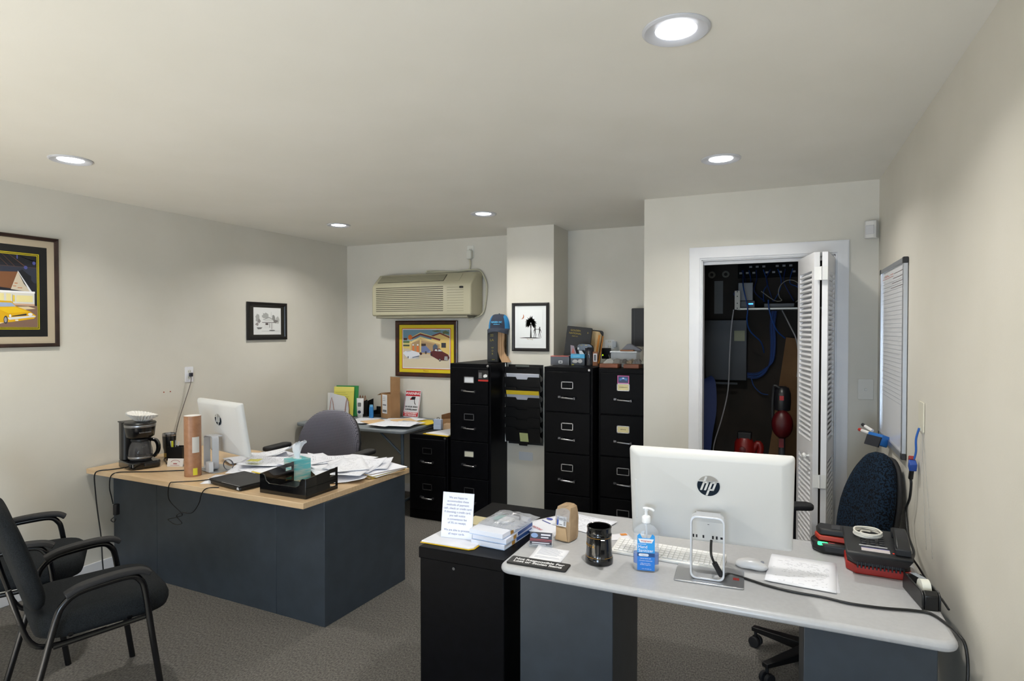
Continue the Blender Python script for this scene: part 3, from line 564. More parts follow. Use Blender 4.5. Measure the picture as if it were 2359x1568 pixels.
# whiteboard
t = thing('whiteboard', 'narrow tall whiteboard with ruled lines seen edge-on on the right wall', 'whiteboard', (.516, 3.455, 1.025), R(-90))
MB().box(-.325, .325, -.010, 0, 0, .88).build('panel', C('#e2e3e8', .12), t)
mb = MB()
for a in ((-.335, -.312, 0, .88), (.312, .335, 0, .88)): mb.box(a[0], a[1], -.018, 0, a[2], a[3])
mb.box(-.335, .335, -.018, 0, -.008, .018); mb.box(-.335, .335, -.018, 0, .862, .885); mb.build('frame', ALU, t, bevel=.002)
for sx in (-1, 1):
    for z in (-.009, .858): MB().box(sx*.326-.012, sx*.326+.012, -.020, .0, z, z+.028).build('corner_cap', C('#232326', .5), t, bevel=.003)
mb = MB()
for i in range(29): z = .80-.0205*i; mb.box(-.30, .30, -.0106, -.0100, z-.0007, z+.0007, 0)
for i in range(4): mb.box(.05-.03*i, .30, -.0108, -.0100, .835-.022*i-.0012, .835-.022*i+.0012, 1)
mb.box(-.30, .02, -.0108, -.01, .825, .827, 2); mb.box(-.24, -.10, -.0108, -.01, .834, .837, 2); mb.box(-.22, -.14, -.0108, -.01, .841, .843, 2); mb.box(-.06, .02, -.0108, -.01, .836, .839, 2)
mb.build('ruled_lines', [C('#8f929c', .5), C('#5c4a4c', .5), C('#c4796b', .5)], t, smooth=False)
t = thing('marker_holder', 'blue marker holder with red and black pens at the foot of the whiteboard', 'marker holder', (.452, 3.52, 1.01), R(-60))
MB().prism(rrect(.10, .05, .008, 3), 0, .055).build('eraser_block', C('#1f6ab8', .5), t, (0, 0, 0), (R(-20), 0, 0), bevel=.003)
MB().box(-.05, .05, -.026, -.02, -.012, .04).build('felt_pad', C('#24262c', .9), t, (0, 0, 0), (R(-20), 0, 0))
for k, c in enumerate(('#b03326', '#202024')):
    mb = MB(); mb.tube([(-.05, .0+.018*k, .05+.012*k), (-.105, .0+.018*k, .055+.022*k)], .008, 10, 0); mb.tube([(-.105, .018*k, .055+.022*k), (-.125, .018*k, .057+.026*k)], .0085, 10, 1); mb.build('marker', [C('#e4e2df', .4), C(c, .4)], t)
# cable with blue / red coupler on the right wall
cable('network_cable', 'short blue network cable hanging from the right wall plate', [(.505, 2.80, 1.205), (.497, 2.81, 1.16), (.50, 2.825, 1.11), (.497, 2.84, 1.075)], .004, C('#2a63b8', .45))
t = thing('cable_coupler', 'blue and red cable coupler dangling on the right wall', 'coupler', (.495, 2.86, 1.045))
MB().cbox((0, 0, 0), (.026, .034, .034)).build('blue_body', C('#234a9c', .4), t, (0, 0, 0), (R(25), 0, 0), bevel=.003)
MB().cbox((0, .026, .012), (.022, .02, .022)).build('red_clip', C('#8f2622', .4), t, (0, 0, 0), (R(25), 0, 0), bevel=.003)
MB().tube([(0, .015, -.02), (0, .035, -.06)], .009, 10).build('black_plug', BLK, t)
cable('phone_cable', 'black cord with a silver tip running down the right wall behind the phone', [(.495, 2.897, .985), (.497, 2.895, .96), (.495, 2.91, .90), (.49, 2.955, .84), (.49, 2.93, .79), (.485, 2.86, .755), (.478, 2.72, .742), (.455, 2.62, .740)], .005, BLK)
cable('thin_wire', 'thin pale wire running down the right wall below the network plate', [(.515, 2.79, 1.19), (.514, 2.78, 1.1), (.514, 2.74, .9), (.514, 2.70, .76)], .0009, C('#a9a7a1', .7))
cable('thin_wire', 'second thin pale wire on the right wall nearer the camera', [(.515, 2.775, 1.19), (.514, 2.74, 1.1), (.514, 2.66, .9), (.514, 2.60, .76)], .0009, C('#a9a7a1', .7))

# ================================================================== MODELS SHARED BY SEVERAL DESKS
def all_in_one(label, loc, rz, tilt, foot, side=1):
    """all-in-one computer seen from behind: local +y is the screen side, back faces -y; origin on the desk under the panel"""
    t = thing('desktop_computer', label, 'computer', loc, rz, None)
    T = Matrix.Translation((0, 0, .265)) @ Matrix.Rotation(R(tilt), 4, 'X')
    P = rrect(.545, .345, .010, 4)
    mb = MB(); n = len(P); vs = []
    for k, (sc, y) in enumerate(((1, .008), (1, -.004), (.985, -.010), (.94, -.020), (.86, -.026), (.0, -.028))):
        if sc: vs += [(p[0]*sc, y, p[1]*sc) for p in P]
    fs = [(j*n+i, j*n+(i+1) % n, (j+1)*n+(i+1) % n, (j+1)*n+i) for j in range(4) for i in range(n)]+[tuple(range(n))[::-1], tuple(range(4*n, 5*n))]
    body = mb.add(vs, fs, 0, T).build('back_shell', C('#d5d5d3', .42), t, angle=50)
    MB().prism(rrect(.530, .330, .004, 4), .0078, .0090, 'y', T=T).build('screen', C('#0b0b0d', .1), t, angle=50)
    MB().box(-.256, -.226, -.0228, -.012, -.10, .055, T=T).build('drive_slot', C('#d2d3d2', .5), t, bevel=.002)
    # round emblem with slanted letters
    NAVY, PALE = C('#1d2a38', .25, .3), C('#a3a09a', .4); r = .0375; cx, cz = 0, .055
    mb = MB(); circ = [(r*math.cos(2*math.pi*i/48), r*math.sin(2*math.pi*i/48)) for i in range(48)]
    lowp = [p for p in circ if p[1] <= .0175]; mb.prism([(cx+x, cz+z) for x, z in sorted(lowp, key=lambda p: math.atan2(p[1]+.02, p[0]))], -.0290, -.0278, 'y', 0, T)
    hip = [p for p in circ if p[1] >= .0155]; mb.prism([(cx+x, cz+z) for x, z in sorted(hip, key=lambda p: math.atan2(p[1]-.025, p[0]))], -.0290, -.0278, 'y', 1, T)
    em = mb.build('emblem', [NAVY, PALE], t, smooth=False)
    sk = .34; q = lambda x, z: (cx+x+z*sk, cz+z)
    mb = MB(); y0, y1 = -.0302, -.0289
    def st_(a, b, z0, z1): mb.prism([q(a, z0), q(b, z0), q(b, z1), q(a, z1)], y0, y1, 'y', 0, T)
    st_(-.0225, -.0155, -.0165, .035); st_(-.0225, -.0025, .0105, .0165); st_(-.0095, -.0025, -.0165, .0165)
    st_(.0025, .0095, -.035, .0165); st_(.0025, .0230, .0105, .0165); st_(.0160, .0230, -.0165, .0165); st_(.0025, .0230, -.0165, -.0105)
    mb.build('logo_letters', C('#dcdcda', .4), em, smooth=False)
    # looped stand: one bent metal strap on a flat plate
    loop = [(x, z) for x, z in rrect(.112, .215, .020, 5, 0, .1145)]
    w2 = .021; mb = MB(); m_ = len(loop); inner = [(x*(1-.105), .1145+(z-.1145)*(1-.055)) for x, z in loop]
    vs = [(x, foot-w2, z) for x, z in loop]+[(x, foot+w2, z) for x, z in loop]+[(x, foot+w2, z) for x, z in inner]+[(x, foot-w2, z) for x, z in inner]
    fs = [(k*m_+i, k*m_+(i+1) % m_, ((k+1) % 4)*m_+(i+1) % m_, ((k+1) % 4)*m_+i) for k in range(4) for i in range(m_)]
    mb.add(vs, fs).build('stand_loop', SILVER, t, bevel=.0012, angle=50)
    MB().prism(rrect(.225, .165, .008, 3, .005, foot+.035), 0, .006).build('base_plate', ALU, t, bevel=.002)
    MB().box(-.040, .040, foot+w2-.002, -.030, .212, .2185).build('stand_bracket', SILVER, t)
    return t, T
def ports(t, T):
    mb = MB()
    for i, (dx, w_, h_) in enumerate([(-.052, .005, .012), (-.041, .005, .011), (-.018, .006, .011), (.014, .006, .012), (.027, .006, .012), (.043, .008, .008)]): mb.box(dx-w_/2, dx+w_/2, -.0268, -.0255, -.142-h_/2, -.142+h_/2, 0, T)
    MB().box(-.004, .002, -.0268, -.0255, -.094, -.0925, 0, T).build('reset_slot', C('#15151a', .6), t)
    mb.build('ports', C('#15151a', .6), t, smooth=False)
    MB().box(-.060, .052, -.0262, -.0258, -.155, -.085, 0, T).build('port_panel', C('#d9d9d7', .5), t)

# ================================================================== ON THE RIGHT (GREY) DESK, top z = .735
Z = .7352
mon, TM = all_in_one('white all-in-one computer seen from behind on the grey desk, screen away', (-.222, 2.222, Z), R(3), 12, -.078)
mon.children[0].name = mon.children[0].name; ports(mon, TM)
MB().box(.082, .102, -.063, -.045, .0062, .0072).build('sticker', C('#8c241e', .4), mon)
cable('power_cable', 'thick black computer power cable crossing the grey desk and hanging off its right end',
      [(-.205, 2.14, .875), (-.205, 2.128, .855), (-.202, 2.115, .83), (-.190, 2.12, .80), (-.178, 2.135, .775), (-.168, 2.165, .752), (-.155, 2.21, .7415), (-.12, 2.205, .7405), (-.032, 2.165, .7405), (.05, 2.145, .7405), (.131, 2.141, .7405), (.21, 2.125, .7405), (.298, 2.131, .7405), (.385, 2.150, .7405), (.425, 2.143, .7405), (.452, 2.08, .7405), (.466, 2.03, .738), (.476, 2.01, .72), (.480, 2.0, .66), (.470, 1.98, .58), (.462, 1.99, .50)], .0042, BLK)
MB().tube([(0, 0, 0), (.02, .018, -.045)], .009, 12).build('cable_block', BLKR, None, (-.192, 2.118, .806)); tag(bpy.data.objects['cable_block'], 'small black barrel on the computer cable inside the stand loop', 'cable block')
# keyboard
t = thing('keyboard', 'white keyboard lying behind the all-in-one computer on the grey desk', 'keyboard', (-.378, 2.305, Z), R(-3))
mb = MB(); mb.add([(-.205, -.06, 0), (.205, -.06, 0), (.205, .06, 0), (-.205, .06, 0), (-.205, -.06, .010), (.205, -.06, .010), (.205, .06, .024), (-.205, .06, .024)], [(3, 2, 1, 0), (4, 5, 6, 7), (0, 1, 5, 4), (1, 2, 6, 5), (2, 3, 7, 6), (3, 0, 4, 7)]); mb.build('case', WPL, t, bevel=.003)
mb = MB(); TK = Matrix.Translation((0, 0, .017)) @ Matrix.Rotation(math.atan2(.014, .12), 4, 'X')
for r_ in range(6):
    n_ = 21
    for k in range(n_):
        if r_ == 0 and 4 <= k <= 9: continue
        x = -.195+.39*(k+.5)/n_; mb.box(x-.0078, x+.0078, -.052+.0175*r_, -.037+.0175*r_, .0, .0035, 0, TK)
mb.box(-.12, -.015, -.052, -.037, 0, .0035, 0, TK); mb.build('keys', C('#f0f0f0', .45), t, bevel=.0008, seg=1)
# mouse
t = thing('mouse', 'white low-arched computer mouse in front of the papers on the grey desk', 'mouse', (-.084, 2.318, Z), R(-96))
mb = MB(); prof = []; n_ = 20; vs = []
for j, (s_, z) in enumerate(((.86, .0), (.97, .006), (1, .014), (.95, .021), (.82, .026), (.60, .0295), (.3, .031))):
    for i in range(n_):
        a = 2*math.pi*i/n_; x = .030*s_*math.copysign(abs(math.cos(a))**.8, math.cos(a)); y = .056*s_*math.copysign(abs(math.sin(a))**.85, math.sin(a)); vs.append((x, y, z*(1-.25*(y/.056)**2)+(.004*max(0, 1-(y/.03)**2) if j == 0 else 0)))
fs = [(j*n_+i, j*n_+(i+1) % n_, (j+1)*n_+(i+1) % n_, (j+1)*n_+i) for j in range(6) for i in range(n_)]+[tuple(range(n_))[::-1], tuple(range(6*n_, 7*n_))]
mb.add(vs, fs).build('shell', C('#ededf0', .25), t, angle=70); MB().tube([(-.002, .036, .024), (.002, .036, .024)], .007, 14).build('scroll_wheel', C('#9a9aa0', .4), t)
# papers behind the mouse
tag(sheet('paper_sheet', 'printed white sheet with a blue pen edge, lowest of the two by the mouse', 'paper', None, .085, 2.350, Z, .216, .279, R(178), TXT[1], .001, wav=.0002), group='papers by the mouse')
tag(sheet('paper_sheet', 'printed white letter on top of the two sheets right of the mouse', 'paper', None, .078, 2.335, Z+.0032, .216, .270, R(-184), TXT[0], .002, wav=.0003), group='papers by the mouse')
# hand sanitizer
t = thing('sanitizer_bottle', 'clear pump bottle of blue-labelled hand sanitizer in front of the computer', 'bottle', (-.428, 2.150, Z), R(11))
def oval(rx, ry, z, n=28, e=2.8):
    return [(math.copysign(abs(math.cos(2*math.pi*i/n))**(2/e), math.cos(2*math.pi*i/n))*rx, math.copysign(abs(math.sin(2*math.pi*i/n))**(2/e), math.sin(2*math.pi*i/n))*ry, z) for i in range(n)]
def loft(rings, m=0, mb=None):
    mb = mb or MB(); n = len(rings[0]); vs = [p for r_ in rings for p in r_]
    return mb.add(vs, [(j*n+i, j*n+(i+1) % n, (j+1)*n+(i+1) % n, (j+1)*n+i) for j in range(len(rings)-1) for i in range(n)]+[tuple(range(n))[::-1], tuple(range((len(rings)-1)*n, len(rings)*n))], m)
loft([oval(.040, .020, .0), oval(.044, .023, .003), oval(.045, .024, .02), oval(.045, .024, .125), oval(.042, .022, .142), oval(.030, .018, .155), oval(.016, .014, .162), oval(.0135, .0135, .166), oval(.0135, .0135, .174)]).build('bottle_body', CLEAR, t, angle=50)
loft([oval(.0440, .0232, .026), oval(.0440, .0232, .060)]).build('blue_back_label', glassy('blue_back_label', '#1f6fd0', .8), t, angle=50)
MB().tube([(.004, 0, .02), (.001, 0, .165)], .0035, 8).build('dip_tube', C('#e4e8ee', .3), t)
lb = MB(); lb.prism([(-.030, .006), (.030, .006), (.030, .128), (.022, .136), (.013, .120), (-.013, .120), (-.022, .136), (-.030, .128)], -.0265, -.0247, 'y', 0); lb.prism(rc(-.030, .030, .006, .068), -.0268, -.0263, 'y', 1); lb.prism([(-.027, .118), (.027, .118), (.020, .104), (-.020, .104)], -.0270, -.0264, 'y', 2); lb.prism(rrect(.034, .009, .004, 3, -.008, .061), -.0272, -.0266, 'y', 2)
L_ = lb.build('front_label', [C('#2f9be6', .35), C('#1f7ad6', .35), C('#eef2f6', .4)], t, smooth=False); MB().box(-.030, .030, -.0270, -.0266, .055, .0685).build('dark_band', C('#17457f', .35), t)
for s_, sz, x, z, c in (('Walgreens', .0085, 0, .111, '#c8352e'), ('Hand', .0150, -.011, .0895, '#f2f6fa'), ('Sanitizer', .0150, -.0005, .0765, '#f2f6fa'), ('+ Vitamin E', .0058, -.008, .061, '#1a63bd'), ('ADVANCED', .0055, -.014, .099, '#d8ebfa'), ('. Leaves hands soft', .0052, -.003, .049, '#dceaf8'), ('. Contains moisturizer', .0052, -.001, .041, '#dceaf8'), ('. Kills more than\n  99.99% of germs*', .0052, -.003, .029, '#dceaf8'), ('10 FL OZ (295 mL)', .0042, .002, .012, '#dceaf8')): text(s_, sz, C(c, .5), L_, (x, -.0276, z), (R(90), 0, 0), ext=.0002)
MB().lathe([(.0135, .168), (.0155, .169), (.0155, .190), (.012, .193), (.006, .195), (.005, .212)], seg=24).build('pump_collar', C('#e9ebee', .35), t, angle=50)
mb = MB(); mb.lathe([(.0075, .210), (.0085, .214), (.0085, .220), (.004, .222)], seg=20); mb.tube([(-.012, -.002, .219), (.0, 0, .220), (.018, 0, .217), (.026, .002, .211)], .0042, 8, 0, 3); mb.build('pump_head', C('#eceef1', .35), t, angle=60)
# mug
t = thing('mug', 'tall glossy black beer mug with gold rings and gold lettering', 'mug', (-.600, 2.150, Z), R(0))
Gd = C('#b98a2e', .3, .7)
MB().lathe([(.030, .004), (.046, .0), (.0505, .003), (.0515, .010), (.0510, .022), (.0492, .026), (.0480, .032), (.0468, .05), (.0458, .075), (.0452, .098), (.0462, .101), (.0462, .107), (.0446, .110), (.0440, .116), (.0446, .126), (.0452, .132), (.0430, .135), (.0395, .133), (.0385, .11), (.0385, .02), (.0, .018)], seg=44, caps=False).build('body', BLKG, t, angle=40)
mb = MB()
for r_, z in ((.0490, .0275), (.0455, .0985)): mb.lathe([(r_, z-.0008), (r_+.0006, z), (r_, z+.0008)], seg=44, caps=False)
mb.build('gold_rings', Gd, t)
MB().tube([(.020, -.038, .105), (.030, -.062, .106), (.034, -.074, .090), (.034, -.076, .065), (.032, -.070, .042), (.022, -.044, .030)], 0, 4, 0, 5, sec=[(-.007, -.0045), (.007, -.0045), (.008, 0), (.007, .0045), (-.007, .0045), (-.008, 0)]).build('handle', BLKG, t, angle=60)
for k, ch in enumerate('TOYOTA'):
    a = R(-169+13.5*k); rr_ = .0462; o = text(ch, .0135, Gd, t, (rr_*math.cos(a), rr_*math.sin(a), .068), (R(90), 0, a+R(90)), ext=.0004)
# flat black sign
t = thing('desk_sign', 'flat black sign reading Not Responsible For Lost or Stolen Items on the desk corner', 'sign', (-.795, 2.036, Z), R(1))
MB().prism(rrect(.228, .070, .008, 4), 0, .006).build('plate', C('#131315', .35), t, bevel=.002)
text('Not Responsible For\nLost or Stolen Items', .0225, C('#e8e8ea', .5), t, (0, -.001, .0062), ext=.0003, xs=1.0, off=.0007, line=.95)
# note, business cards, envelopes, parcel
sheet('note_sheet', 'small white note with centred text behind the black sign', 'paper', None, -.792, 2.142, Z, .125, .130, R(3), text_mat('note_print', '#eef0f7', '#8f93a8', 13, .7, .8, .12, .1), .010, (-1, 1), .0012)
t = thing('card_holder', 'clear holder with dark striped business cards standing on the grey desk', 'card holder', (-.852, 2.212, Z), R(10))
MB().box(-.046, .046, -.018, .020, 0, .004).build('holder_base', CLEAR, t); MB().box(-.046, .046, -.018, -.016, .004, .014).box(-.046, .046, .016, .018, .004, .045).build('holder_lip', CLEAR, t)
cd = MB().box(-.044, .044, -.014, -.002, .004, .055, 0).build('card_stack', C('#e8e8ea', .6), t, (0, 0, .0), (R(-12), 0, 0))
mb = MB(); mb.box(-.044, .044, -.0148, -.0142, .004, .055, 0); mb.box(-.044, .044, -.0154, -.0148, .026, .0285, 1); mb.box(-.044, .044, -.0154, -.0148, .021, .0225, 1); mb.prism(blob(-.026, .042, .014, .009, 16), -.0158, -.0148, 'y', 2); mb.box(-.0, .038, -.0156, -.0148, .043, .049, 3); mb.box(-.0, .030, -.0156, -.0148, .034, .038, 3); mb.box(-.035, .035, -.0156, -.0148, .013, .0165, 3); mb.box(-.035, .020, -.0156, -.0148, .007, .010, 3)
mb.build('card_print', [C('#2b2733', .5), C('#b3484c', .5), C('#7f97c0', .5), C('#d5d2da', .5)], cd, smooth=False)
o = sheet('mailing_envelope', 'white mailing envelope with blue and red print under the kraft parcel', 'envelope', None, -.878, 2.482, Z, .22, .30, R(-32), C('#eceef8', .6), .001, (-1, -1), .0004)
mb = MB(); mb.box(-.09, -.03, -.02, -.015, .0022, .0026, 0); mb.box(-.02, .07, .02, .025, .0022, .0026, 0); mb.box(-.08, .0, .06, .065, .0022, .0026, 0); mb.box(-.06, -.02, .085, .089, .0022, .0026, 0); mb.prism(blob(-.085, .02, .018, .012, 16), .0022, .0026, 'z', 0); mb.build('blue_print', C('#4b52a6', .6), o, smooth=False)
text('PRIORITY', .022, C('#c2505a', .6), o, (-.03, -.10, .0030), (0, 0, R(180)), ext=.0002)
sheet('paper_sheet', 'printed white form showing to the right of the kraft parcel', 'paper', None, -.775, 2.545, Z+.002, .216, .20, R(-14), TXT[1], .004)
t = sheet('paper_card', 'small white card with an orange corner behind the black mug', 'card', None, -.60, 2.44, Z, .10, .07, R(35), C('#e6e6ee', .6), .002)
MB().box(.018, .045, .01, .03, .0022, .003).build('orange_mark', C('#d98a3a', .6), t)
t = thing('parcel', 'crumpled kraft cardboard parcel with a shipping label standing on the envelope', 'parcel', (-.793, 2.315, Z+.0034), R(-10))
mb = MB(); vs = []; rr = random.Random(3)
secs = [(-.030, .0, .030, .052), (-.027, .022, .031, .05), (-.030, .05, .031, .048), (-.032, .085, .031, .045), (-.032, .115, .030, .042), (-.024, .134, .029, .03), (-.008, .143, .024, .018)]
for x0, z, x1, d in secs:
    for (x, y) in ((x0, -.02), (x0*.3+x1*.7, -.025), (x1+.004, -.018), (x1+.010, d*.4), (x1+.006, d), ((x0+x1)/2, d+.004), (x0, d)): vs.append((x+rr.uniform(-.0015, .0015), y+rr.uniform(-.002, .002)+z*.10, z))
n_ = 7; mb.add(vs, [(j*n_+i, j*n_+(i+1) % n_, (j+1)*n_+(i+1) % n_, (j+1)*n_+i) for j in range(len(secs)-1) for i in range(n_)]+[tuple(range(n_))[::-1], tuple(range((len(secs)-1)*n_, len(secs)*n_))])
mb.build('carton', noise_mat('kraft_paper', '#9a8062', '#b59a79', 16, .85, .3, 60), t, smooth=False)
mb = MB(); mb.box(-.024, .020, -.001, .0, 0, .040, 0); mb.box(-.023, -.015, -.0016, -.001, .003, .036, 1)
for k in range(6): mb.box(.008, .017, -.0016, -.001, .006+.005*k, .0085+.005*k, 2)
mb.box(-.012, .004, -.0016, -.001, .027, .031, 2); mb.box(-.012, .002, -.0016, -.001, .006, .008, 2)
mb.build('shipping_label', [C('#e2e3e6', .5), C('#2b4aa0', .5), C('#44444a', .5)], t, (.0, -.0185, .058), (R(-6), 0, 0), smooth=False)
MB().box(-.024, .026, -.0155, -.0140, .100, .122).build('paper_label', C('#dcdcdd', .6), t, (0, .0, 0), (R(-6), 0, 0))
MB().add([(-.026, -.0245, .004), (.028, -.0258, .004), (.020, -.0225, .052), (-.022, -.0215, .052), (-.026, -.0225, .004), (.028, -.0238, .004), (.020, -.0205, .052), (-.022, -.0195, .052)], [(0, 1, 2, 3), (7, 6, 5, 4), (0, 4, 5, 1), (1, 5, 6, 2), (2, 6, 7, 3), (3, 7, 4, 0)]).build('lower_flap', C('#c4a57e', .8), t)
MB().add([(-.034, -.017, .080), (.033, -.0185, .080), (.034, -.012, .118), (.022, .002, .142), (-.012, .004, .139), (-.034, -.006, .118), (-.004, -.020, .10), (.01, -.019, .125)], [(0, 1, 6), (1, 2, 6), (6, 2, 7), (2, 3, 7), (7, 3, 4), (7, 4, 5), (6, 7, 5), (6, 5, 0)]).build('plastic_wrap', BAG, t, smooth=False)
# tape dispenser
t = thing('tape_dispenser', 'black tape dispenser with a white roll at the right end of the desk', 'tape dispenser', (.418, 2.270, Z), R(8))
prof = [(-.085, 0), (.075, 0), (.080, .012), (.066, .052), (.060, .052), (.050, .022), (.030, .016), (-.02, .030), (-.045, .050), (-.075, .056), (-.088, .048), (-.092, .02)]
mb = MB()
for a, b in ((-.026, -.019), (.019, .026)): mb.prism([(-.092, 0), (.078, 0), (.082, .02), (.07, .054), (-.078, .056), (-.092, .045)], a, b, 'x')
mb.prism([(-.092, 0), (-.072, 0), (-.072, .056), (-.080, .056), (-.092, .045)], -.019, .019, 'x'); mb.box(-.019, .019, -.072, .078, 0, .012); mb.prism([(.050, .010), (.078, .010), (.076, .050), (.066, .050)], -.019, .019, 'x'); mb.build('body', C('#101012', .35), t, bevel=.004)
mb = MB(); mb.tube([(-.012, -.030, .046), (.012, -.030, .046)], .027, 28); r_ = mb.build('tape_roll', C('#e4e4da', .4), t)
MB().add([(-.010, -.02, .0725), (.010, -.02, .0725), (.010, .068, .056), (-.010, .068, .056), (-.010, -.02, .0715), (.010, -.02, .0715), (.010, .068, .055), (-.010, .068, .055)], [(0, 1, 2, 3), (7, 6, 5, 4), (0, 4, 5, 1), (1, 5, 6, 2), (2, 6, 7, 3), (3, 7, 4, 0)]).build('tape_strip', C('#9aa3ad', .25), t)
# phone on a red box
t = thing('storage_tray', 'red slotted plastic tray beneath the black desk phone', 'tray', (.325, 2.490, Z), R(-2))
MB().prism([(-.098, -.045), (-.070, -.083), (.085, -.083), (.098, -.070), (.098, .083), (-.098, .083)], 0, .030).build('red_base', C('#9c1d14', .4), t, bevel=.005)
mb = MB(); mb.prism([(-.094, -.043), (-.068, -.079), (.083, -.079), (.094, -.068), (.094, .079), (-.094, .079)], .030, .046)
mb.build('black_rim', C('#141416', .5), t, bevel=.003)
mb = MB()
for k in range(13): mb.box(-.064+.0115*k-.0028, -.064+.0115*k+.0028, -.0835, -.0790, .022, .044)
mb.build('fins', C('#1b1b1e', .5), t, bevel=.001)
t = thing('telephone', 'black desk phone with its handset at the right, sitting on the red tray', 'telephone', (.322, 2.478, Z+.0465), R(-3))
mb = MB(); mb.prism([(-.112, .0), (.112, .0), (.112, .060), (-.112, .042)], -.095, .105, 'x'); TP = Matrix.Rotation(R(4.6), 4, 'X')
mb.v = []; mb.f = []; mb.m = []
mb.add([(-.075, -.085, 0), (.085, -.085, 0), (.095, .10, 0), (-.090, .10, 0), (-.098, -.112, .043), (.100, -.112, .043), (.105, .112, .066), (-.102, .112, .066), (-.098, -.114, .034), (.100, -.114, .034), (.105, .112, .050), (-.102, .112, .050)], [(3, 2, 1, 0), (0, 1, 9, 8), (1, 2, 10, 9), (2, 3, 11, 10), (3, 0, 8, 11), (8, 9, 5, 4), (9, 10, 6, 5), (10, 11, 7, 6), (11, 8, 4, 7), (4, 5, 6, 7)])
mb.build('base', C('#1a1b1d', .45), t, bevel=.005)
TS = Matrix.Translation((0, 0, .0547)) @ Matrix.Rotation(math.atan2(.023, .224), 4, 'X')
mb = MB(); mb.box(-.050, .035, -.092, -.068, .0, .0012, 0, TS); mb.box(-.050, .035, -.068, -.0645, .0, .0014, 1, TS); mb.build('directory_strip', [C('#c4bcbc', .5), C('#4a4a9a', .5)], t, smooth=False)
MB().box(-.055, .030, -.052, -.046, 0, .002, 0, TS).build('silver_line', C('#b5b5b7', .4), t)
mb = MB()
for r_ in range(4):
    for k in range(3): mb.box(-.048+.028*k, -.032+.028*k, -.035+.018*r_, -.024+.018*r_, 0, .004, 0, TS)
mb.build('keypad', C('#2a2b2e', .4), t, bevel=.001)
MB().prism(blob(.045, -.086, .003, .002, 8), 0, .0018, 'z', 0, TS).build('indicator', emis('red_indicator', '#c43020', .6), t)
mb = MB(); hp = [(.072, -.092, .014), (.072, -.075, .022), (.073, -.04, .030), (.074, .03, .030), (.074, .065, .022), (.074, .084, .014)]
mb.tube(hp, 0, 4, 0, 5, T=TS, sec=[(-.019, -.010), (.019, -.010), (.023, -.002), (.018, .011), (-.018, .011), (-.023, -.002)]); mb.cbox((.072, -.078, .012), (.046, .042, .022), 0, TS); mb.cbox((.074, .072, .012), (.046, .040, .022), 0, TS)
mb.build('handset', C('#16171a', .4), t, bevel=.006, seg=3, angle=60)
mb = MB(); pts = []
for k in range(26*3): a = 2*math.pi*k/26; pts.append((.045*math.cos(a)+.002*math.sin(k*.7), .040*math.sin(a)+.002*math.cos(k*.9), .003+.0052*(k/26)))
mb.tube(pts, .0036, 8); mb.tube([(.01, .02, .006), (-.015, .012, .010), (-.022, -.008, .010), (.0, -.02, .008)], .0034, 8, 0, 4)
o = mb.build('coiled_cable', C('#d8d5cc', .5), None, (.300, 2.515, .8445), (R(5), 0, 0), angle=80); tag(o, 'coil of white cable lying on top of the black phone', 'cable')
cable('phone_cable', 'black phone lead running from the phone down past the tape dispenser', [(.435, 2.52, .785), (.452, 2.48, .762), (.462, 2.42, .745), (.470, 2.34, .7405), (.476, 2.27, .7405), (.478, 2.20, .7405)], .0035, BLK)
# battery charger and battery
t = thing('battery_charger', 'rounded black battery charger with a glowing green light on the grey desk', 'charger', (.205, 2.628, Z), R(-4))
MB().prism([(-.085, .02), (-.078, -.03), (-.045, -.062), (.085, -.062), (.085, .062), (-.070, .062)], 0, .042).build('base', C('#0e0e10', .4), t, bevel=.012, seg=3)
T_ = Matrix.Translation((-.042, -.052, .036)) @ Matrix.Rotation(R(45), 4, 'X')
MB().prism(rrect(.036, .014, .005, 3), .0, .004, 'z', 0, T_).build('green_light', emis('green_led', '#2be07a', 2.2), t)
MB().prism(rrect(.022, .008, .003, 3, .030, .004), .0, .003, 'z', 0, T_).build('red_light', C('#a3211c', .4), t)
t = thing('tool_battery', 'black and red tool battery seated on the charger', 'battery', (.205, 2.640, Z+.0425), R(-4))
MB().prism([(-.070, .0), (-.055, -.045), (.060, -.048), (.068, .045), (-.060, .048)], 0, .020).build('red_band', C('#b8321c', .4), t, bevel=.004)
MB().prism([(-.066, .0), (-.052, -.042), (.058, -.045), (.064, .042), (-.056, .045)], .020, .045).build('black_cap', C('#161618', .5), t, bevel=.007, seg=3)
MB().box(-.012, .018, -.028, .02, .0445, .047).build('release_tab', C('#2c2c30', .4), t, bevel=.001)

# ================================================================== ON THE BLACK CABINET BY THE GREY DESK, top z = .7205
Z = .7208
t = thing('file_folder', 'yellow folder with a stack of white paper on the black cabinet corner', 'folder', (-1.215, 2.175, Z), R(-1))
MB().prism([(-.118, -.088), (.105, -.083), (.122, -.065), (.118, .145), (-.105, .145)], 0, .003).build('yellow_cover', C('#e2b90f', .45), t, bevel=.0012)
MB().prism([(-.115, -.083), (.102, -.079), (.117, -.062), (.113, .143), (-.102, .143)], .003, .0085).build('paper_stack', PAPERW, t, bevel=.001)
t = thing('payment_sign', 'upright white sign about payment methods standing on the yellow folder', 'sign', (-1.211, 2.170, Z+.0088), R(7))
T_ = Matrix.Rotation(R(-9), 4, 'X')
MB().box(-.069, .069, -.0015, .0015, 0, .184, 0, T_).build('acrylic_panel', C('#dfe5f4', .25), t)
MB().box(-.068, .068, -.0022, -.0016, .002, .182, 0, T_).build('paper_insert', C('#eff2ff', .6), t)
MB().box(-.069, .069, .0, .055, 0, .0025).build('foot', C('#dfe5f4', .25), t)
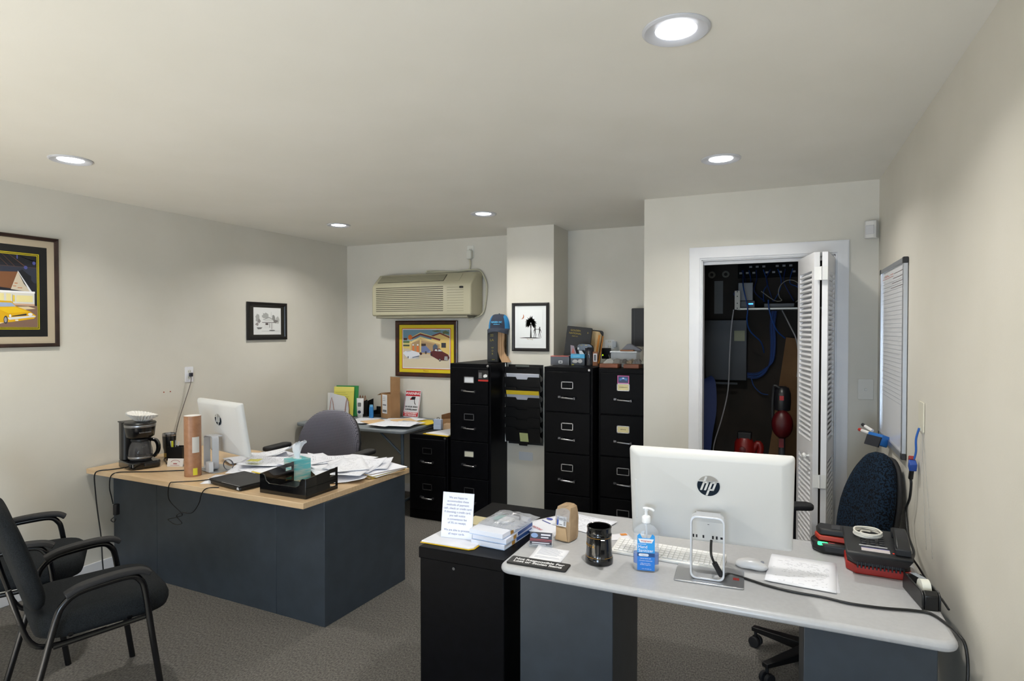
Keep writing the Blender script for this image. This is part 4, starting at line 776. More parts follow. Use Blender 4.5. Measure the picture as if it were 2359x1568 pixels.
for k, ln in enumerate(['We are happy to', 'accommodate these', 'methods of payment:', 'cash, check or credit card.', 'If choosing a credit card,', 'you will notice', 'a convenience fee', 'of 3% on receipt.', '', 'We are able to process', 'all major cards.']):
    if ln: text(ln, .0118, C('#7c84a8', .6), t, tuple(T_ @ Vector((0, -.0026, .163-.0145*k))), (R(90-9), 0, 0), ext=.0002)
for k in range(3):
    o = thing('check_box', ['lowest pale blue-and-white box in the stack of three on the black cabinet', 'middle pale blue-and-white box in the stack of three on the black cabinet', 'topmost white box in the stack of three, half wrapped in plastic'][k], 'box', (-1.050+(0, .003, -.003)[k], 2.275+(0, .004, -.004)[k], Z+.0218*k), R(-4+(0, 1.2, -1)[k]), 'stacked flat boxes')
    MB().box(-.077, .077, -.125, .125, 0, .0212).build('carton', C('#e3e8f6', .5), o, bevel=.0015)
    mb = MB(); mb.box(-.0768, .0772, -.1252, .1252, .001, .0035, 0); mb.box(.0705, .0776, -.02, .12, .006, .0195, 1); mb.box(.0705, .0778, -.06, -.035, .002, .0165, 2); mb.build('printed_band', [C('#a9c2e6', .5), C('#2f57a0', .5), C('#b8893c', .5)], o, smooth=False)
t = thing('plastic_bag', 'crinkled clear plastic bag of small parts on the stacked boxes', 'bag', (-1.040, 2.300, Z+.0656), R(-6))
rr = random.Random(11); n_ = 12; vs = []; fs = []
for j in range(n_+1):
    for i in range(n_+1):
        u, v = i/n_-.5, j/n_-.5; e = max(abs(u), abs(v))*2; hgt = .026*max(0, 1-e**2.2)*(0.75+.5*rr.random())+.0015; vs.append((u*.19*(1+.12*v)+rr.uniform(-.003, .003), v*.20+rr.uniform(-.003, .003)+.01, hgt))
for j in range(n_):
    for i in range(n_): a = j*(n_+1)+i; fs.append((a, a+1, a+n_+2, a+n_+1))
b_ = len(vs); vs += [(-.09, -.09, 0), (.09, -.09, 0), (.10, .11, 0), (-.10, .11, 0)]; fs.append((b_+3, b_+2, b_+1, b_))
mb = MB(); mb.add(vs, fs); mb.build('film', BAG, t, smooth=False)
MB().box(-.02, .03, -.045, .02, .002, .013).build('white_part', C('#e5e6ea', .4), t, bevel=.003); MB().tube([(-.05, .02, .008), (-.02, .06, .012), (.03, .05, .012), (.05, .02, .01)], .004, 8, 0, 5).build('dark_part', C('#33333a', .4), t)
MB().box(-.055, -.03, -.02, .045, .003, .010, 0).build('teal_part', C('#5ba79a', .5), t, bevel=.002)
o = MB().box(-.075, .075, -.055, .055, 0, .004).build('notepad', C('#c9bf98', .6), None, (-1.215, 2.428, Z), (0, 0, R(-3))); tag(o, 'cream printed notepad lying behind the payment sign', 'notepad')
text('LX MAZDA', .013, C('#3d3a30', .6), o, (.03, .015, .0042), ext=.0002)
for k in range(3): text(('SALES - SERVICE - PARTS', 'CALL US TODAY', 'COLUMBIA SC')[k], .0065, C('#57523f', .6), o, (.03, 0-.012*k, .0042), ext=.0002)
sheet('paper_sheet', 'greyish printed slip between the notepad and the stacked boxes', 'paper', None, -1.19, 2.345, Z+.0005, .09, .07, R(-3), text_mat('slip_print', '#c4bfb9', '#77726c', 9, .6, .6), .002)

# ================================================================== ON THE LEFT (WOOD) DESK, top z = .702
Z = .7022
mon2, TM2 = all_in_one('white all-in-one computer on the wood-topped desk, turned toward the left wall', (-3.262, 2.790, Z+.0), R(-13), 9, -.082)
MB().tube([(0, 0, 0), (-.02, -.01, -.03)], .006, 10).build('cable_plug', BLK, mon2, (-.02, -.045, .15))
# coffee maker
t = thing('coffee_maker', 'black drip coffee maker with a glass carafe at the left end of the desk', 'coffee maker', (-3.805, 2.600, Z), R(74))
MB().prism(rrect(.185, .235, .035, 6, 0, -.005), 0, .045).build('base', BLKG, t, bevel=.008, seg=3)
MB().prism(rrect(.175, .085, .025, 5, 0, .068), .045, .290).build('water_tank', C('#0b0b0d', .3), t, bevel=.004)
MB().lathe([(.066, .190), (.080, .200), (.086, .245), (.088, .262)], (0, -.020), 36).build('brew_basket', C('#0b0b0d', .25), t, angle=50)
MB().lathe([(.0885, .262), (.0895, .264), (.0895, .277), (.0885, .279)], (0, -.020), 36).build('chrome_band', CHROME, t, angle=50)
MB().lathe([(.091, .279), (.093, .284), (.088, .292), (.06, .296), (.0, .297)], (0, -.020), 36, caps=False).build('lid', C('#0d0d0f', .35), t, angle=40)
MB().box(-.09, .09, .02, .108, .286, .293).build('tank_lid', C('#0d0d0f', .35), t, bevel=.003)
MB().prism(rrect(.09, .035, .006, 3, .03, -.116), .018, .0365).build('control_panel', C('#1c1d20', .3), t, bevel=.003)
cf = MB().lathe([(.0, .047), (.060, .047), (.066, .055), (.070, .085), (.068, .115), (.058, .150), (.050, .165), (.048, .172)], (0, -.024), 36, caps=False).build('carafe', CARAFE, t, angle=50)
MB().lathe([(.058, .049), (.064, .056), (.067, .070), (.066, .072), (.0, .072)], (0, -.024), 32, caps=False).build('coffee_residue', glassy('coffee_residue', '#2b1e14', .35), cf)
MB().lathe([(.0700, .060), (.0710, .062), (.0710, .072), (.0700, .074)], (0, -.024), 36, caps=False).build('steel_ring', CHROME, cf)
MB().lathe([(.050, .168), (.056, .172), (.054, .184), (.03, .188)], (0, -.024), 32).build('carafe_lid', BLK, cf)
MB().tube([(.045, -.060, .178), (.070, -.082, .170), (.080, -.095, .14), (.078, -.092, .10), (.062, -.075, .065)], 0, 4, 0, 5, sec=[(-.014, -.009), (.014, -.009), (.014, .009), (-.014, .009)]).build('carafe_handle', BLKG, cf, bevel=.002)
text('BLACK+DECKER', .0095, C('#8d8e92', .4), t, (.0, -.1085, .232), (R(90), 0, 0), ext=.0003)
# coffee filters
t = thing('coffee_filters', 'nested stack of fluted white paper filters on top of the coffee maker', 'coffee filters', (-3.778, 2.598, Z+.2978), R(0))
mb = MB(); n_ = 56
for q in range(3):
    rings = []
    for j in range(5):
        f = j/4; r0 = .042+.045*f; z = .003+.032*f+.006*q; rings.append([((r0+(.0062*f+.001)*(1 if i % 2 else -1)+.003*f*math.sin(q*2+i*.3))*math.cos(2*math.pi*i/n_), (r0+(.0062*f+.001)*(1 if i % 2 else -1))*math.sin(2*math.pi*i/n_), z+.004*f*math.sin(i*.21+q)) for i in range(n_)])
    vs = [p for r_ in rings for p in r_]; mb.add(vs, [(j*n_+i, j*n_+(i+1) % n_, (j+1)*n_+(i+1) % n_, (j+1)*n_+i) for j in range(4) for i in range(n_)]+[tuple(range(n_))[::-1]])
mb.build('fluted_cups', C('#eceae6', .8), t, (0, 0, 0), (R(-4), R(6), 0), smooth=False)
cable('power_cable', 'black coffee maker cord dropping over the left end of the wood desk to the floor', [(-3.86, 2.64, .712), (-3.84, 2.53, .7055), (-3.86, 2.46, .7055), (-3.90, 2.405, .7045), (-3.925, 2.392, .68), (-3.937, 2.40, .60), (-3.932, 2.41, .45), (-3.915, 2.42, .28), (-3.90, 2.42, .10), (-3.90, 2.44, .012), (-3.95, 2.60, .008)], .0038, BLK)
cable('power_cable', 'black cord crossing the wood desk in front of the coffee maker and over its edge', [(-3.30, 2.72, .7065), (-3.45, 2.60, .7065), (-3.58, 2.51, .7065), (-3.68, 2.46, .7065), (-3.745, 2.415, .7055), (-3.785, 2.402, .68), (-3.825, 2.42, .60), (-3.84, 2.44, .54), (-3.84, 2.45, .49)], .0033, BLK)
t = thing('power_adapter', 'small black power adapter hanging beside the wood desk below the coffee maker', 'adapter', (-3.840, 2.47, .45), R(10))
MB().cbox((0, 0, 0), (.026, .03, .07)).build('body', BLKR, t, bevel=.005); MB().tube([(0, -.02, -.045), (-.01, -.03, -.06), (.012, -.03, -.07), (.018, -.02, -.05)], .003, 8, 0, 4).build('cord_loop', BLK, t)
cable('power_cable', 'thin black cable looping down the front of the wood desk', [(-3.02, 2.60, .7065), (-3.10, 2.48, .7060), (-3.20, 2.405, .7055), (-3.235, 2.390, .695), (-3.262, 2.40, .62), (-3.262, 2.42, .57), (-3.20, 2.44, .51), (-3.24, 2.45, .485), (-3.32, 2.45, .462), (-3.33, 2.45, .452), (-3.27, 2.45, .435), (-3.215, 2.45, .450), (-3.245, 2.44, .49), (-3.19, 2.43, .52), (-3.09, 2.42, .535), (-3.02, 2.41, .60), (-2.98, 2.395, .66), (-2.93, 2.388, .700), (-2.87, 2.42, .7055)], .0028, BLK)
cable('thin_wire', 'black lead between the tumbler and the left wall on the wood desk', [(-4.03, 3.02, .707), (-3.98, 2.95, .707), (-3.90, 2.93, .707), (-3.84, 2.80, .707), (-3.74, 2.74, .707), (-3.68, 2.70, .707)], .0028, BLK)
# tumbler, pen holder, cards, tube
t = thing('tumbler', 'black insulated tumbler with a steel rim near the left wall', 'tumbler', (-3.883, 2.870, Z))
MB().lathe([(.0, 0), (.032, 0), (.034, .004), (.034, .045), (.040, .075), (.043, .135), (.0435, .150)], seg=32, caps=False).build('body', C('#0b0c0e', .3, coat=.3), t, angle=50)
MB().lathe([(.0435, .150), (.0445, .152), (.0445, .166), (.042, .168), (.040, .160), (.0, .158)], seg=32, caps=False).build('steel_rim', CHROME, t, angle=50)
MB().cbox((.004, -.034, .02), (.02, .004, .028)).build('gold_label', C('#a58b3f', .4), t)
t = thing('pen_holder', 'black mesh pen holder with a yellow highlighter and pens', 'pen holder', (-3.755, 2.835, Z), R(20))
mb = MB(); mb.box(-.055, .055, -.035, .035, 0, .004)
for a in ((-.055, .055, -.035, -.032), (-.055, .055, .032, .035)): mb.box(a[0], a[1], a[2], a[3], .004, .092)
for a in (-.055, .0, .052): mb.box(a, a+.003, -.032, .032, .004, .092)
mb.build('tray', C('#0e0e10', .45), t)
for k, (x, y, dx, dy, c, ht) in enumerate([(-.028, -.008, .004, -.012, '#d8d834', .130), (-.038, .01, -.016, .0, '#c9ccd2', .125), (-.018, .012, .018, .004, '#e1e2e6', .120), (-.030, .018, .0, .010, '#9aa0aa', .128)]):
    MB().tube([(x, y, .006), (x+dx, y+dy, ht)], .0065 if k == 0 else .004, 10).build('highlighter' if k == 0 else 'pen', C(c, .4), t)
t = thing('card_stack', 'white business cards propped before the black pen holder', 'business cards', (-3.578, 2.682, Z), R(22))
cd = MB().box(-.052, .052, -.002, .002, 0, .052).build('front_card', C('#dcd8d6', .6), t, (0, 0, .0), (R(-14), 0, 0))
mb = MB(); arc = [(.030*math.cos(R(a)), .012+.018*math.sin(R(a))) for a in range(15, 166, 15)]; mb.tube([(x, -.0026, z+.012) for x, z in arc], .0012, 6); mb.box(-.012, .012, -.0028, -.002, .016, .022); mb.box(-.03, .03, -.0026, -.002, .007, .009); mb.build('arched_emblem', C('#9a4048', .6), cd)
MB().box(-.050, .050, .001, .045, 0, .012).build('card_pile', C('#cfcbc8', .6), t)
t = thing('cardboard_tube', 'tall brown kraft mailing tube standing on the wood desk', 'mailing tube', (-3.262, 2.565, Z))
KR = noise_mat('brown_kraft_tube', '#9a6c4c', '#a97b5a', 30, .45, coat=.12)
MB().lathe([(.0, .004), (.0475, .0), (.0475, .366), (.044, .366), (.044, .30), (.0, .30)], seg=40, caps=False).build('tube_wall', KR, t, angle=50)
MB().lathe([(.0, .3655), (.0445, .3658), (.0455, .3668), (.0470, .3664)], seg=40, caps=False).build('white_end_cap', C('#e2e1de', .5), t)
def wrap(mb, r_, a0, a1, z0, z1, n=8, m=0):
    vs = [(r_*math.cos(R(a0+(a1-a0)*i/n)), r_*math.sin(R(a0+(a1-a0)*i/n)), z) for z in (z0, z1) for i in range(n+1)]+[((r_-.0006)*math.cos(R(a0+(a1-a0)*i/n)), (r_-.0006)*math.sin(R(a0+(a1-a0)*i/n)), z) for z in (z0, z1) for i in range(n+1)]
    k = n+1; mb.add(vs, [(i, i+1, k+i+1, k+i) for i in range(n)]+[(2*k+i+1, 2*k+i, 3*k+i, 3*k+i+1) for i in range(n)], m)
mb = MB(); wrap(mb, .0482, -42, 8, .145, .240); mb.build('shipping_label', C('#d2cfc9', .6), t)
mb = MB(); wrap(mb, .0482, -38, -8, .010, .052); mb.build('yellow_sticker', C('#dcd43a', .5), t)
# black binder/laptop
t = thing('laptop', 'closed black laptop lying on papers before the tube on the wood desk', 'laptop', (-2.830, 2.545, Z+.0022), R(-10))
MB().prism(rrect(.315, .225, .012, 4), .004, .020).build('lower_case', C('#0d0d0f', .4), t, bevel=.003)
MB().prism(rrect(.315, .225, .012, 4), .0205, .029).build('lid', C('#151517', .5), t, bevel=.003)
MB().box(-.02, .156, -.1135, -.1125, .0265, .0285).build('silver_edge', C('#b9bcc2', .3, .8), t)
for x in (-.142, .138):
    MB().prism([(x-.011, .006), (x+.011, .006), (x+.006, .019), (x-.006, .019)], -.1145, -.1125, 'y').build('corner_mark', C('#c7cad0', .4), t)
for x in (-.14, .14):
    for y in (-.09, .09): MB().lathe([(.008, 0), (.008, .004)], (x, y), 10).build('rubber_foot', BLKR, t)
# letter tray
t = thing('letter_tray', 'black plastic letter tray with slotted sides at the corner of the wood desk', 'letter tray', (-2.418, 2.560, Z), R(-1.2))
MB().box(-.165, .165, -.118, .122, .006, .010).build('tray_floor', BLK, t)
mb = MB(); mb.prism([(-.165, 0), (.165, 0), (.165, .105), (.140, .105), (.128, .098), (.118, .070), (.095, .058), (-.095, .058), (-.118, .070), (-.128, .098), (-.140, .105), (-.165, .105)], -.122, -.116, 'y'); mb.build('front_wall', BLKG, t, bevel=.002)
for sx in (-1, 1):
    x0, x1 = (-.165, -.160) if sx < 0 else (.160, .165); mb = MB()
    yA, yB, yC_ = .060, .108, .122
    mb.prism([(-.116, 0), (yA, 0), (yA, .118), (-.116, .105)], x0, x1, 'x')
    for z0, z1 in ((0, .022), (.040, .078), (.098, .120)): mb.box(x0, x1, yA, yB, z0, z1)
    mb.box(x0, x1, yB, yC_, 0, .122); mb.box(x0-.001*sx*-1, x1, -.116, .122, .054, .058)
    mb.build('side_wall', BLKG, t)
for x in (-.15, .15):
    for y in (-.11, .11): MB().lathe([(.006, 0), (.006, .006)], (x, y), 10).build('foot', BLK, t)
# tissue box
t = thing('tissue_box', 'teal patterned cube tissue box with a white tissue behind the letter tray', 'tissue box', (-2.625, 2.765, Z), R(-16))
TEAL = noise_mat('teal_wave_print', '#5fb8bd', '#b9c9c4', 5, .5, 0, None, 3, .42, .60, (1.5, 1.5, 12))
MB().box(-.056, .056, -.056, .056, 0, .122).build('carton', TEAL, t, bevel=.002)
MB().prism([(p[0], p[1]) for p in blob(0, 0, .035, .020, 24)], .1222, .1230).build('opening_film', C('#d9e3e4', .3), t)
mb = MB(); n_ = 24; rings = []; rr = random.Random(9)
for j, (r_, z, ox) in enumerate(((.018, .1225, 0), (.026, .145, -.004), (.034, .168, -.002), (.034, .190, .004), (.040, .205, .012), (.050, .214, .026))):
    rings.append([((r_*(1+.22*math.sin(3*a+j)+.10*math.sin(7*a+j*2)))*math.cos(a)+ox, .62*(r_*(1+.22*math.cos(2*a+j*1.3)))*math.sin(a), z+.020*(j/5)*math.cos(a*1-2.9)*-1+.006*math.sin(5*a)*(j/5)) for a in [2*math.pi*i/n_ for i in range(n_)]])
vs = [p for r_ in rings for p in r_]; mb.add(vs, [(j*n_+i, j*n_+(i+1) % n_, (j+1)*n_+(i+1) % n_, (j+1)*n_+i) for j in range(5) for i in range(n_)]+[tuple(range(5*n_, 6*n_))]); mb.build('tissue', C('#f3f5fb', .85), t, angle=80)
# small white charger box by the stand and coil
o = MB().cbox((0, 0, .032), (.045, .028, .064)).build('power_supply', C('#e3e6ea', .35), None, (-3.235, 2.660, Z+.003), (0, 0, R(-12)), bevel=.003); tag(o, 'small white upright block before the stand of the left computer', 'block')
mb = MB(); pts = [(.035*math.cos(2*math.pi*k/18), .0+.010*k/40, .036+.033*math.sin(2*math.pi*k/18)) for k in range(45)]; mb.tube(pts, .0016, 6); o = mb.build('wire_coil', C('#5d5f66', .5), None, (-3.165, 2.735, Z+.002), (0, 0, R(10)), angle=80); tag(o, 'upright coil of thin grey wire beside the left computer stand', 'wire')
# papers: loose heap
G = 'papers spread on the wood-topped desk'
LB = 'white printed sheet in the loose heap on the wood-topped desk'
rr = random.Random(21); zc = Z+.0004
sheet('paper_sheet', 'white printed sheet poking out under the closed laptop', 'paper', None, -2.975, 2.60, Z, .216, .279, R(-62), TXT[2], .0, wav=.0002)
o = thing('file_folder', 'white pad on a yellow folder just behind the closed laptop', 'folder', (-2.745, 2.715, Z+.0315), R(-8))
MB().prism([(-.15, -.06), (.15, -.075), (.15, .09), (-.12, .09)], 0, .003).build('yellow_cover', YELLOW, o); MB().prism([(-.145, -.052), (.148, -.067), (.148, .09), (-.118, .09)], .003, .007).build('paper_stack', PAPERW, o)
spots = [(-3.34, 3.10, 20), (-3.22, 3.17, -12), (-3.08, 3.02, 48), (-2.98, 3.16, 8), (-2.92, 2.86, -35), (-2.80, 3.06, 15), (-2.70, 3.14, -20), (-2.86, 3.16, 60), (-3.05, 2.80, 30), (-2.90, 2.78, 66), (-2.56, 3.08, 25), (-2.50, 2.98, -8), (-2.42, 3.10, 12), (-2.46, 3.06, 70),
         (-2.60, 2.98, 40), (-2.38, 2.98, -25), (-2.34, 3.12, 30), (-2.50, 2.90, 55), (-2.36, 2.93, 12), (-2.66, 3.10, -50), (-2.52, 3.14, 5), (-2.42, 2.98, 48), (-2.76, 2.97, -5), (-3.30, 3.02, -30)]
hts = {}
def heap(x, y):
    b = 0
    for (a, c), h_ in hts.items():
        if abs(a-x) < .22 and abs(c-y) < .22: b = max(b, h_)
    return b
for k, (x, y, a) in enumerate(spots):
    h_ = heap(x, y)+.0034; hts[(x, y)] = h_
    sheet('paper_sheet', LB, 'paper', G, x, y, Z+h_-.002, .216, .279, R(a+rr.uniform(-6, 6)), TXT[k % 3], rr.choice((.0, .012, .022, .035)), rr.choice(((1, 1), (-1, 1), (1, -1), (-1, -1))), .0013, (rr.uniform(-.01, .01), rr.uniform(-.01, .01)))
top = Z+.034
sheet('paper_sheet', 'large white sheet lying high on the right part of the paper heap', 'paper', None, -2.40, 3.02, top+.012, .30, .279, R(12), TXT[1], .028, (1, 1), .002, (.03, .035))
sheet('paper_sheet', 'white sheet standing raised behind the tissue box near the left computer', 'paper', None, -3.16, 3.10, top+.012, .216, .279, R(-30), TXT[0], .055, (1, 1), .002, (.10, -.06))
sheet('paper_sheet', 'white sheet sloping over the heap beside the left computer', 'paper', None, -3.02, 2.90, top+.006, .216, .279, R(-66), TXT[1], .01, (1, -1), .002, (-.03, .06))
sheet('paper_sheet', 'pale bluish sheet curling over the front of the heap right of the tray', 'paper', None, -2.335, 2.885, Z+.014, .216, .25, R(28), TXT[2], .02, (1, -1), .002, (.05, .0))
o = sheet('sticky_note', 'yellow note sheet at the foot of the left computer', 'note', None, -3.03, 2.82, top+.028, .08, .06, R(20), C('#dfd96a', .7), .004)
for k in range(7):
    c = [YELLOW, MANILA, PAPERW, YELLOW, PAPERW, MANILA, PAPERW][k]; tag(MB().prism([(-.11, -.14), (.11, -.14), (.11, .14), (-.11, .14)], 0, .0035).build('file_folder', c, None, (-2.285+rr.uniform(-.008, .012), 3.085+rr.uniform(-.008, .008), Z+.0010+.0042*k), (0, 0, R(-12+rr.uniform(-9, 9))), bevel=.0006), 'thin %s, right end of the heap' % ['yellow folder at the very bottom', 'manila folder second from the bottom', 'white file third from the bottom', 'yellow folder in the middle', 'white file above the middle yellow folder', 'manila folder second from the top', 'white file at the top'][k], 'folder', 'files piled at the right end of the heap')
o = MB().box(-.032, .032, -.016, .016, 0, .0006).build('label_strip', C('#d8cfb4', .6), None, (-2.318, 2.800, Z), (0, 0, R(28))); tag(o, 'small strip of pale printed labels on the bare wood beside the tray', 'label')
mb = MB()
for i in range(5):
    for j in range(2): mb.box(-.029+.012*i, -.020+.012*i, -.013+.014*j, -.002+.014*j, .0006, .0010)
mb.build('printed_cells', C('#a39a7d', .6), o)

# ================================================================== ON THE FOLDING TABLE (top z = .742) AND THE LOW CABINET (top z = .71)
Z = .7422
t = thing('document_stand', 'copper wire stand holding folders and a yellow pad in the far left corner', 'document stand', (-3.905, 4.70, Z), R(14))
for x in (-.08, .08): MB().tube([(x-.03, -.03, .003), (x, -.032, .19), (x+.03, -.03, .003)], .003, 6, 0, 3).build('copper_wire', C('#b0705a', .4, .6), t)
MB().box(-.12, .12, -.05, .05, 0, .006).build('base', C('#5b6048', .6), t)
def leaf(name, label, cat, x, y, z, w_, h_, rz, lean, mat, th=.003, poly=None, bend=0, bevel=0):
    o = (MB().prism(poly or rc(-w_/2, w_/2, 0, h_), -th, 0, 'y')).build(name, mat, None, (x, y, z), (R(-lean), 0, rz), bevel=bevel); return tag(o, label, cat)
leaf('file_folder', 'bright green folder standing behind the yellow pad in the far left corner', 'folder', -3.865, 4.735, Z+.0062, .235, .295, R(12), 5, C('#2f8a4a', .5), .004)
o = leaf('notepad', 'yellow lined pad standing in front of the green folder', 'notepad', -3.885, 4.708, Z+.0062, .215, .285, R(10), 6, C('#d8cf62', .7), .008, bevel=.002)
MB().box(-.1075, .1075, -.0092, -.008, .245, .285).build('top_binding', C('#e3da70', .6), o); mb = MB()
for k in range(5): mb.box(-.09, .02+.02*(k % 3), -.0086, -.0079, .225-.018*k, .2275-.018*k)
mb.build('handwriting', C('#8d8a4a', .7), o)
o = leaf('paper_sheet', 'grey-white curled printout standing in front of the yellow pad', 'paper', -3.915, 4.680, Z+.0062, .21, .22, R(8), 4, C('#d6d7dd', .7), .002, [(-.105, 0), (.105, 0), (.108, .145), (.06, .195), (-.105, .225)])
mb = MB()
for k in range(4): mb.box(-.06, .09, -.0026, -.002, .03+.012*k, .032+.012*k)
mb.build('print_lines', C('#a9abb5', .7), o)
leaf('paper_sheet', 'white sheet leaning outward at the left of the stand in the far left corner', 'paper', -4.000, 4.690, Z+.0062, .10, .225, R(30), 8, C('#d9d8d4', .7), .002)
t = thing('file_sorter', 'black file sorter with copper wire dividers behind the green folder', 'file sorter', (-3.755, 4.86, Z), R(6))
mb = MB(); mb.prism([(-.075, 0), (.075, 0), (.075, .165), (-.075, .105)], -.06, -.054, 'y'); mb.prism([(-.075, 0), (.075, 0), (.075, .165), (-.075, .105)], .054, .06, 'y'); mb.box(-.075, .075, -.054, .054, 0, .005); mb.build('box', BLK, t)
for k in range(4): x = -.055+.028*k; MB().tube([(x-.012, -.02, .12), (x, -.02, .200), (x+.014, -.02, .12)], .0035, 6, 0, 4).build('copper_divider', C('#c08468', .35, .7), t)
t = thing('desk_tray', 'low black desk organiser tray between the blue bottle and the cardboard box', 'organiser', (-3.598, 4.89, Z), R(0))
mb = MB(); mb.box(-.072, .072, -.07, .07, 0, .008); mb.prism([(-.072, .0), (.072, 0), (.072, .112), (.0, .085), (-.072, .085)], .062, .07, 'y'); mb.box(-.072, -.067, -.07, .062, .008, .05); mb.box(.067, .072, -.07, .062, .008, .10); mb.box(-.072, .072, -.07, -.064, .008, .025); mb.build('tray', BLK, t)
t = thing('lotion_bottle', 'white squeeze bottle with a dark blue round label on the back table', 'bottle', (-3.700, 4.735, Z+.0), R(10))
loft([oval(.026, .016, .0), oval(.027, .017, .03), oval(.032, .019, .034), oval(.035, .018, .11), oval(.037, .009, .180), oval(.037, .005, .186)]).build('body', C('#dfe1e4', .35), t, angle=40)
MB().lathe([(.022, .0), (.023, .03)], seg=24).build('cap', C('#b9bcc0', .3), t)
MB().prism(blob(.0, .055, .017, .015, 20), -.0205, -.019, 'y', 0).build('round_label', C('#1f2c4f', .4), t); MB().prism(rrect(.034, .040, .008, 3, 0, .125), -.0180, -.012, 'y').build('upper_label', C('#6d6f74', .5), t)
t = thing('spray_can', 'small bright blue bottle beside the cardboard box on the back table', 'bottle', (-3.575, 4.742, Z+.0), R(0))
loft([oval(.022, .013, .0), oval(.023, .014, .02), oval(.022, .013, .10), oval(.019, .011, .108)]).build('body', C('#2f7fc4', .3), t, angle=40); loft([oval(.018, .011, .108), oval(.016, .010, .128)]).build('cap', C('#6fb0dd', .3), t, angle=40)
t = thing('carton', 'tall open brown cardboard box with a white shipping label on the back table', 'cardboard box', (-3.395, 4.830, Z), R(-20))
mb = MB(); mb.box(-.11, -.107, -.055, .055, 0, .235); mb.box(.047, .050, -.055, .055, 0, .39); mb.box(-.107, .047, -.055, -.052, 0, .235); mb.box(-.107, .05, .052, .055, 0, .39); mb.box(-.107, .047, -.052, .052, 0, .003)
mb.prism([(-.052, 0), (-.052, .235), (-.04, .39), (.052, .39), (.052, 0)], .0501, .0525, 'x'); mb.build('walls', CARD, t, smooth=False)
for T_, p in ((Matrix.Translation((-.03, -.055, .235)) @ Matrix.Rotation(R(205), 4, 'X'), rc(-.078, .075, 0, .06)), (Matrix.Translation((-.11, 0, .235)) @ Matrix.Rotation(R(-110), 4, 'Y'), None)):
    if p: MB().prism(p, -.0015, .0015, 'y', 0, T_).build('flap', CARD, t, smooth=False)
    else: MB().box(-.0015, .0015, -.054, .054, 0, .065, 0, T_).build('flap', CARD, t, smooth=False)
mb = MB(); mb.box(-.085, -.005, -.0565, -.0555, .045, .225, 0)
for a in ((-.075, -.02, .12, .132), (-.075, -.015, .060, .080)): mb.box(a[0], a[1], -.0572, -.0565, a[2], a[3], 1)
for k in range(3): mb.box(-.075, -.03, -.0572, -.0565, .20-.016*k, .203-.016*k, 1)
mb.build('shipping_label', [C('#e2e3e6', .5), C('#6f7278', .6)], t, smooth=False)
t = thing('warning_sign', 'red and white WARNING surveillance sign leaning on the back wall', 'sign', (-3.255, 4.925, Z+.003), 0)
SG = Matrix.Rotation(R(-14), 4, 'X')
MB().prism(rrect(.178, .262, .012, 4, 0, .131), -.0015, .0015, 'y', 0, SG).build('plate', C('#d8dade', .35), t)
mb = MB(); mb.box(-.083, .083, -.0024, -.0016, .205, .255, 0, SG); mb.box(-.083, .083, -.0024, -.0016, .008, .048, 0, SG); mb.box(-.083, -.0805, -.0024, -.0016, .008, .255, 0, SG); mb.box(.0805, .083, -.0024, -.0016, .008, .255, 0, SG); mb.build('red_bands', C('#c2222c', .4), t, smooth=False)
mb = MB(); mb.prism([(-.020, .182), (-.014, .168), (.030, .172), (.034, .200), (-.004, .200)], -.0026, -.0016, 'y', 0, SG); mb.prism([(.020, .175), (.026, .172), (.032, .142), (.044, .126), (.040, .120), (.026, .138)], -.0026, -.0016, 'y', 0, SG); mb.prism(blob(-.018, .175, .008, .008, 12), -.0030, -.0020, 'y', 1, SG); mb.build('camera_symbol', [C('#17181c', .4), C('#b5242c', .4)], t, smooth=False)
for ln, sz, z, c in (('WARNING', .0355, .2295, '#eceef0'), ('24 HOUR VIDEO', .0195, .1000, '#1c1d22'), ('SURVEILLANCE', .0195, .0730, '#1c1d22'), ('PRIVATE PROPERTY', .0165, .0375, '#eceef0'), ('NO TRESPASSING', .0165, .0195, '#eceef0')): text(ln, sz, C(c, .5), t, tuple(SG @ Vector((0, -.0032, z))), (R(90-14), 0, 0), ext=.0003, off=.0006)
rr = random.Random(4)
for k, (x, y, a, lb) in enumerate([(-3.55, 4.60, 10, 'white sheet in front of the black organiser tray'), (-3.46, 4.52, -12, 'white printed sheet left of the manila-edged papers on the back table'), (-3.30, 4.58, -25, 'white sheet lying before the cardboard box'), (-3.14, 4.72, -18, 'white sheet below the warning sign'), (-3.20, 4.62, 22, 'white sheet over the manila edge before the warning sign'), (-3.00, 4.48, -10, 'white sheet near the front corner of the back table'), (-3.16, 4.40, -5, 'white sheet at the front edge of the back table'), (-2.99, 4.43, 12, 'topmost white sheet at the right front of the back table')]):
    sheet('paper_sheet', lb, 'paper', None, x, y, Z+.001+.0035*k, .216, .279, R(a), TXT[k % 3], rr.choice((.0, .01, .02)), (1, -1), .0012)
o = MB().prism([(-.15, -.12), (.15, -.12), (.15, .12), (-.15, .12)], 0, .004).build('file_folder', YELLOW, None, (-2.985, 4.72, Z+.0004), (0, 0, R(-6))); tag(o, 'yellow folder lying at the right of the back table below the sign', 'folder')
for k, (x, y, a) in enumerate(((-3.34, 4.50, -30), (-3.12, 4.62, -40))): o = MB().prism([(-.13, -.10), (.13, -.10), (.13, .10), (-.13, .10)], 0, .003).build('file_folder', MANILA, None, (x, y, Z+.010+.006*k), (0, 0, R(a))); tag(o, ['manila folder edge under the papers before the cardboard box', 'manila folder edge under the papers before the warning sign'][k], 'folder')
ZL = .7122
t = thing('file_folder', 'yellow folder with white papers overhanging the low cabinet front', 'folder', (-2.600, 4.455, ZL), R(-4))
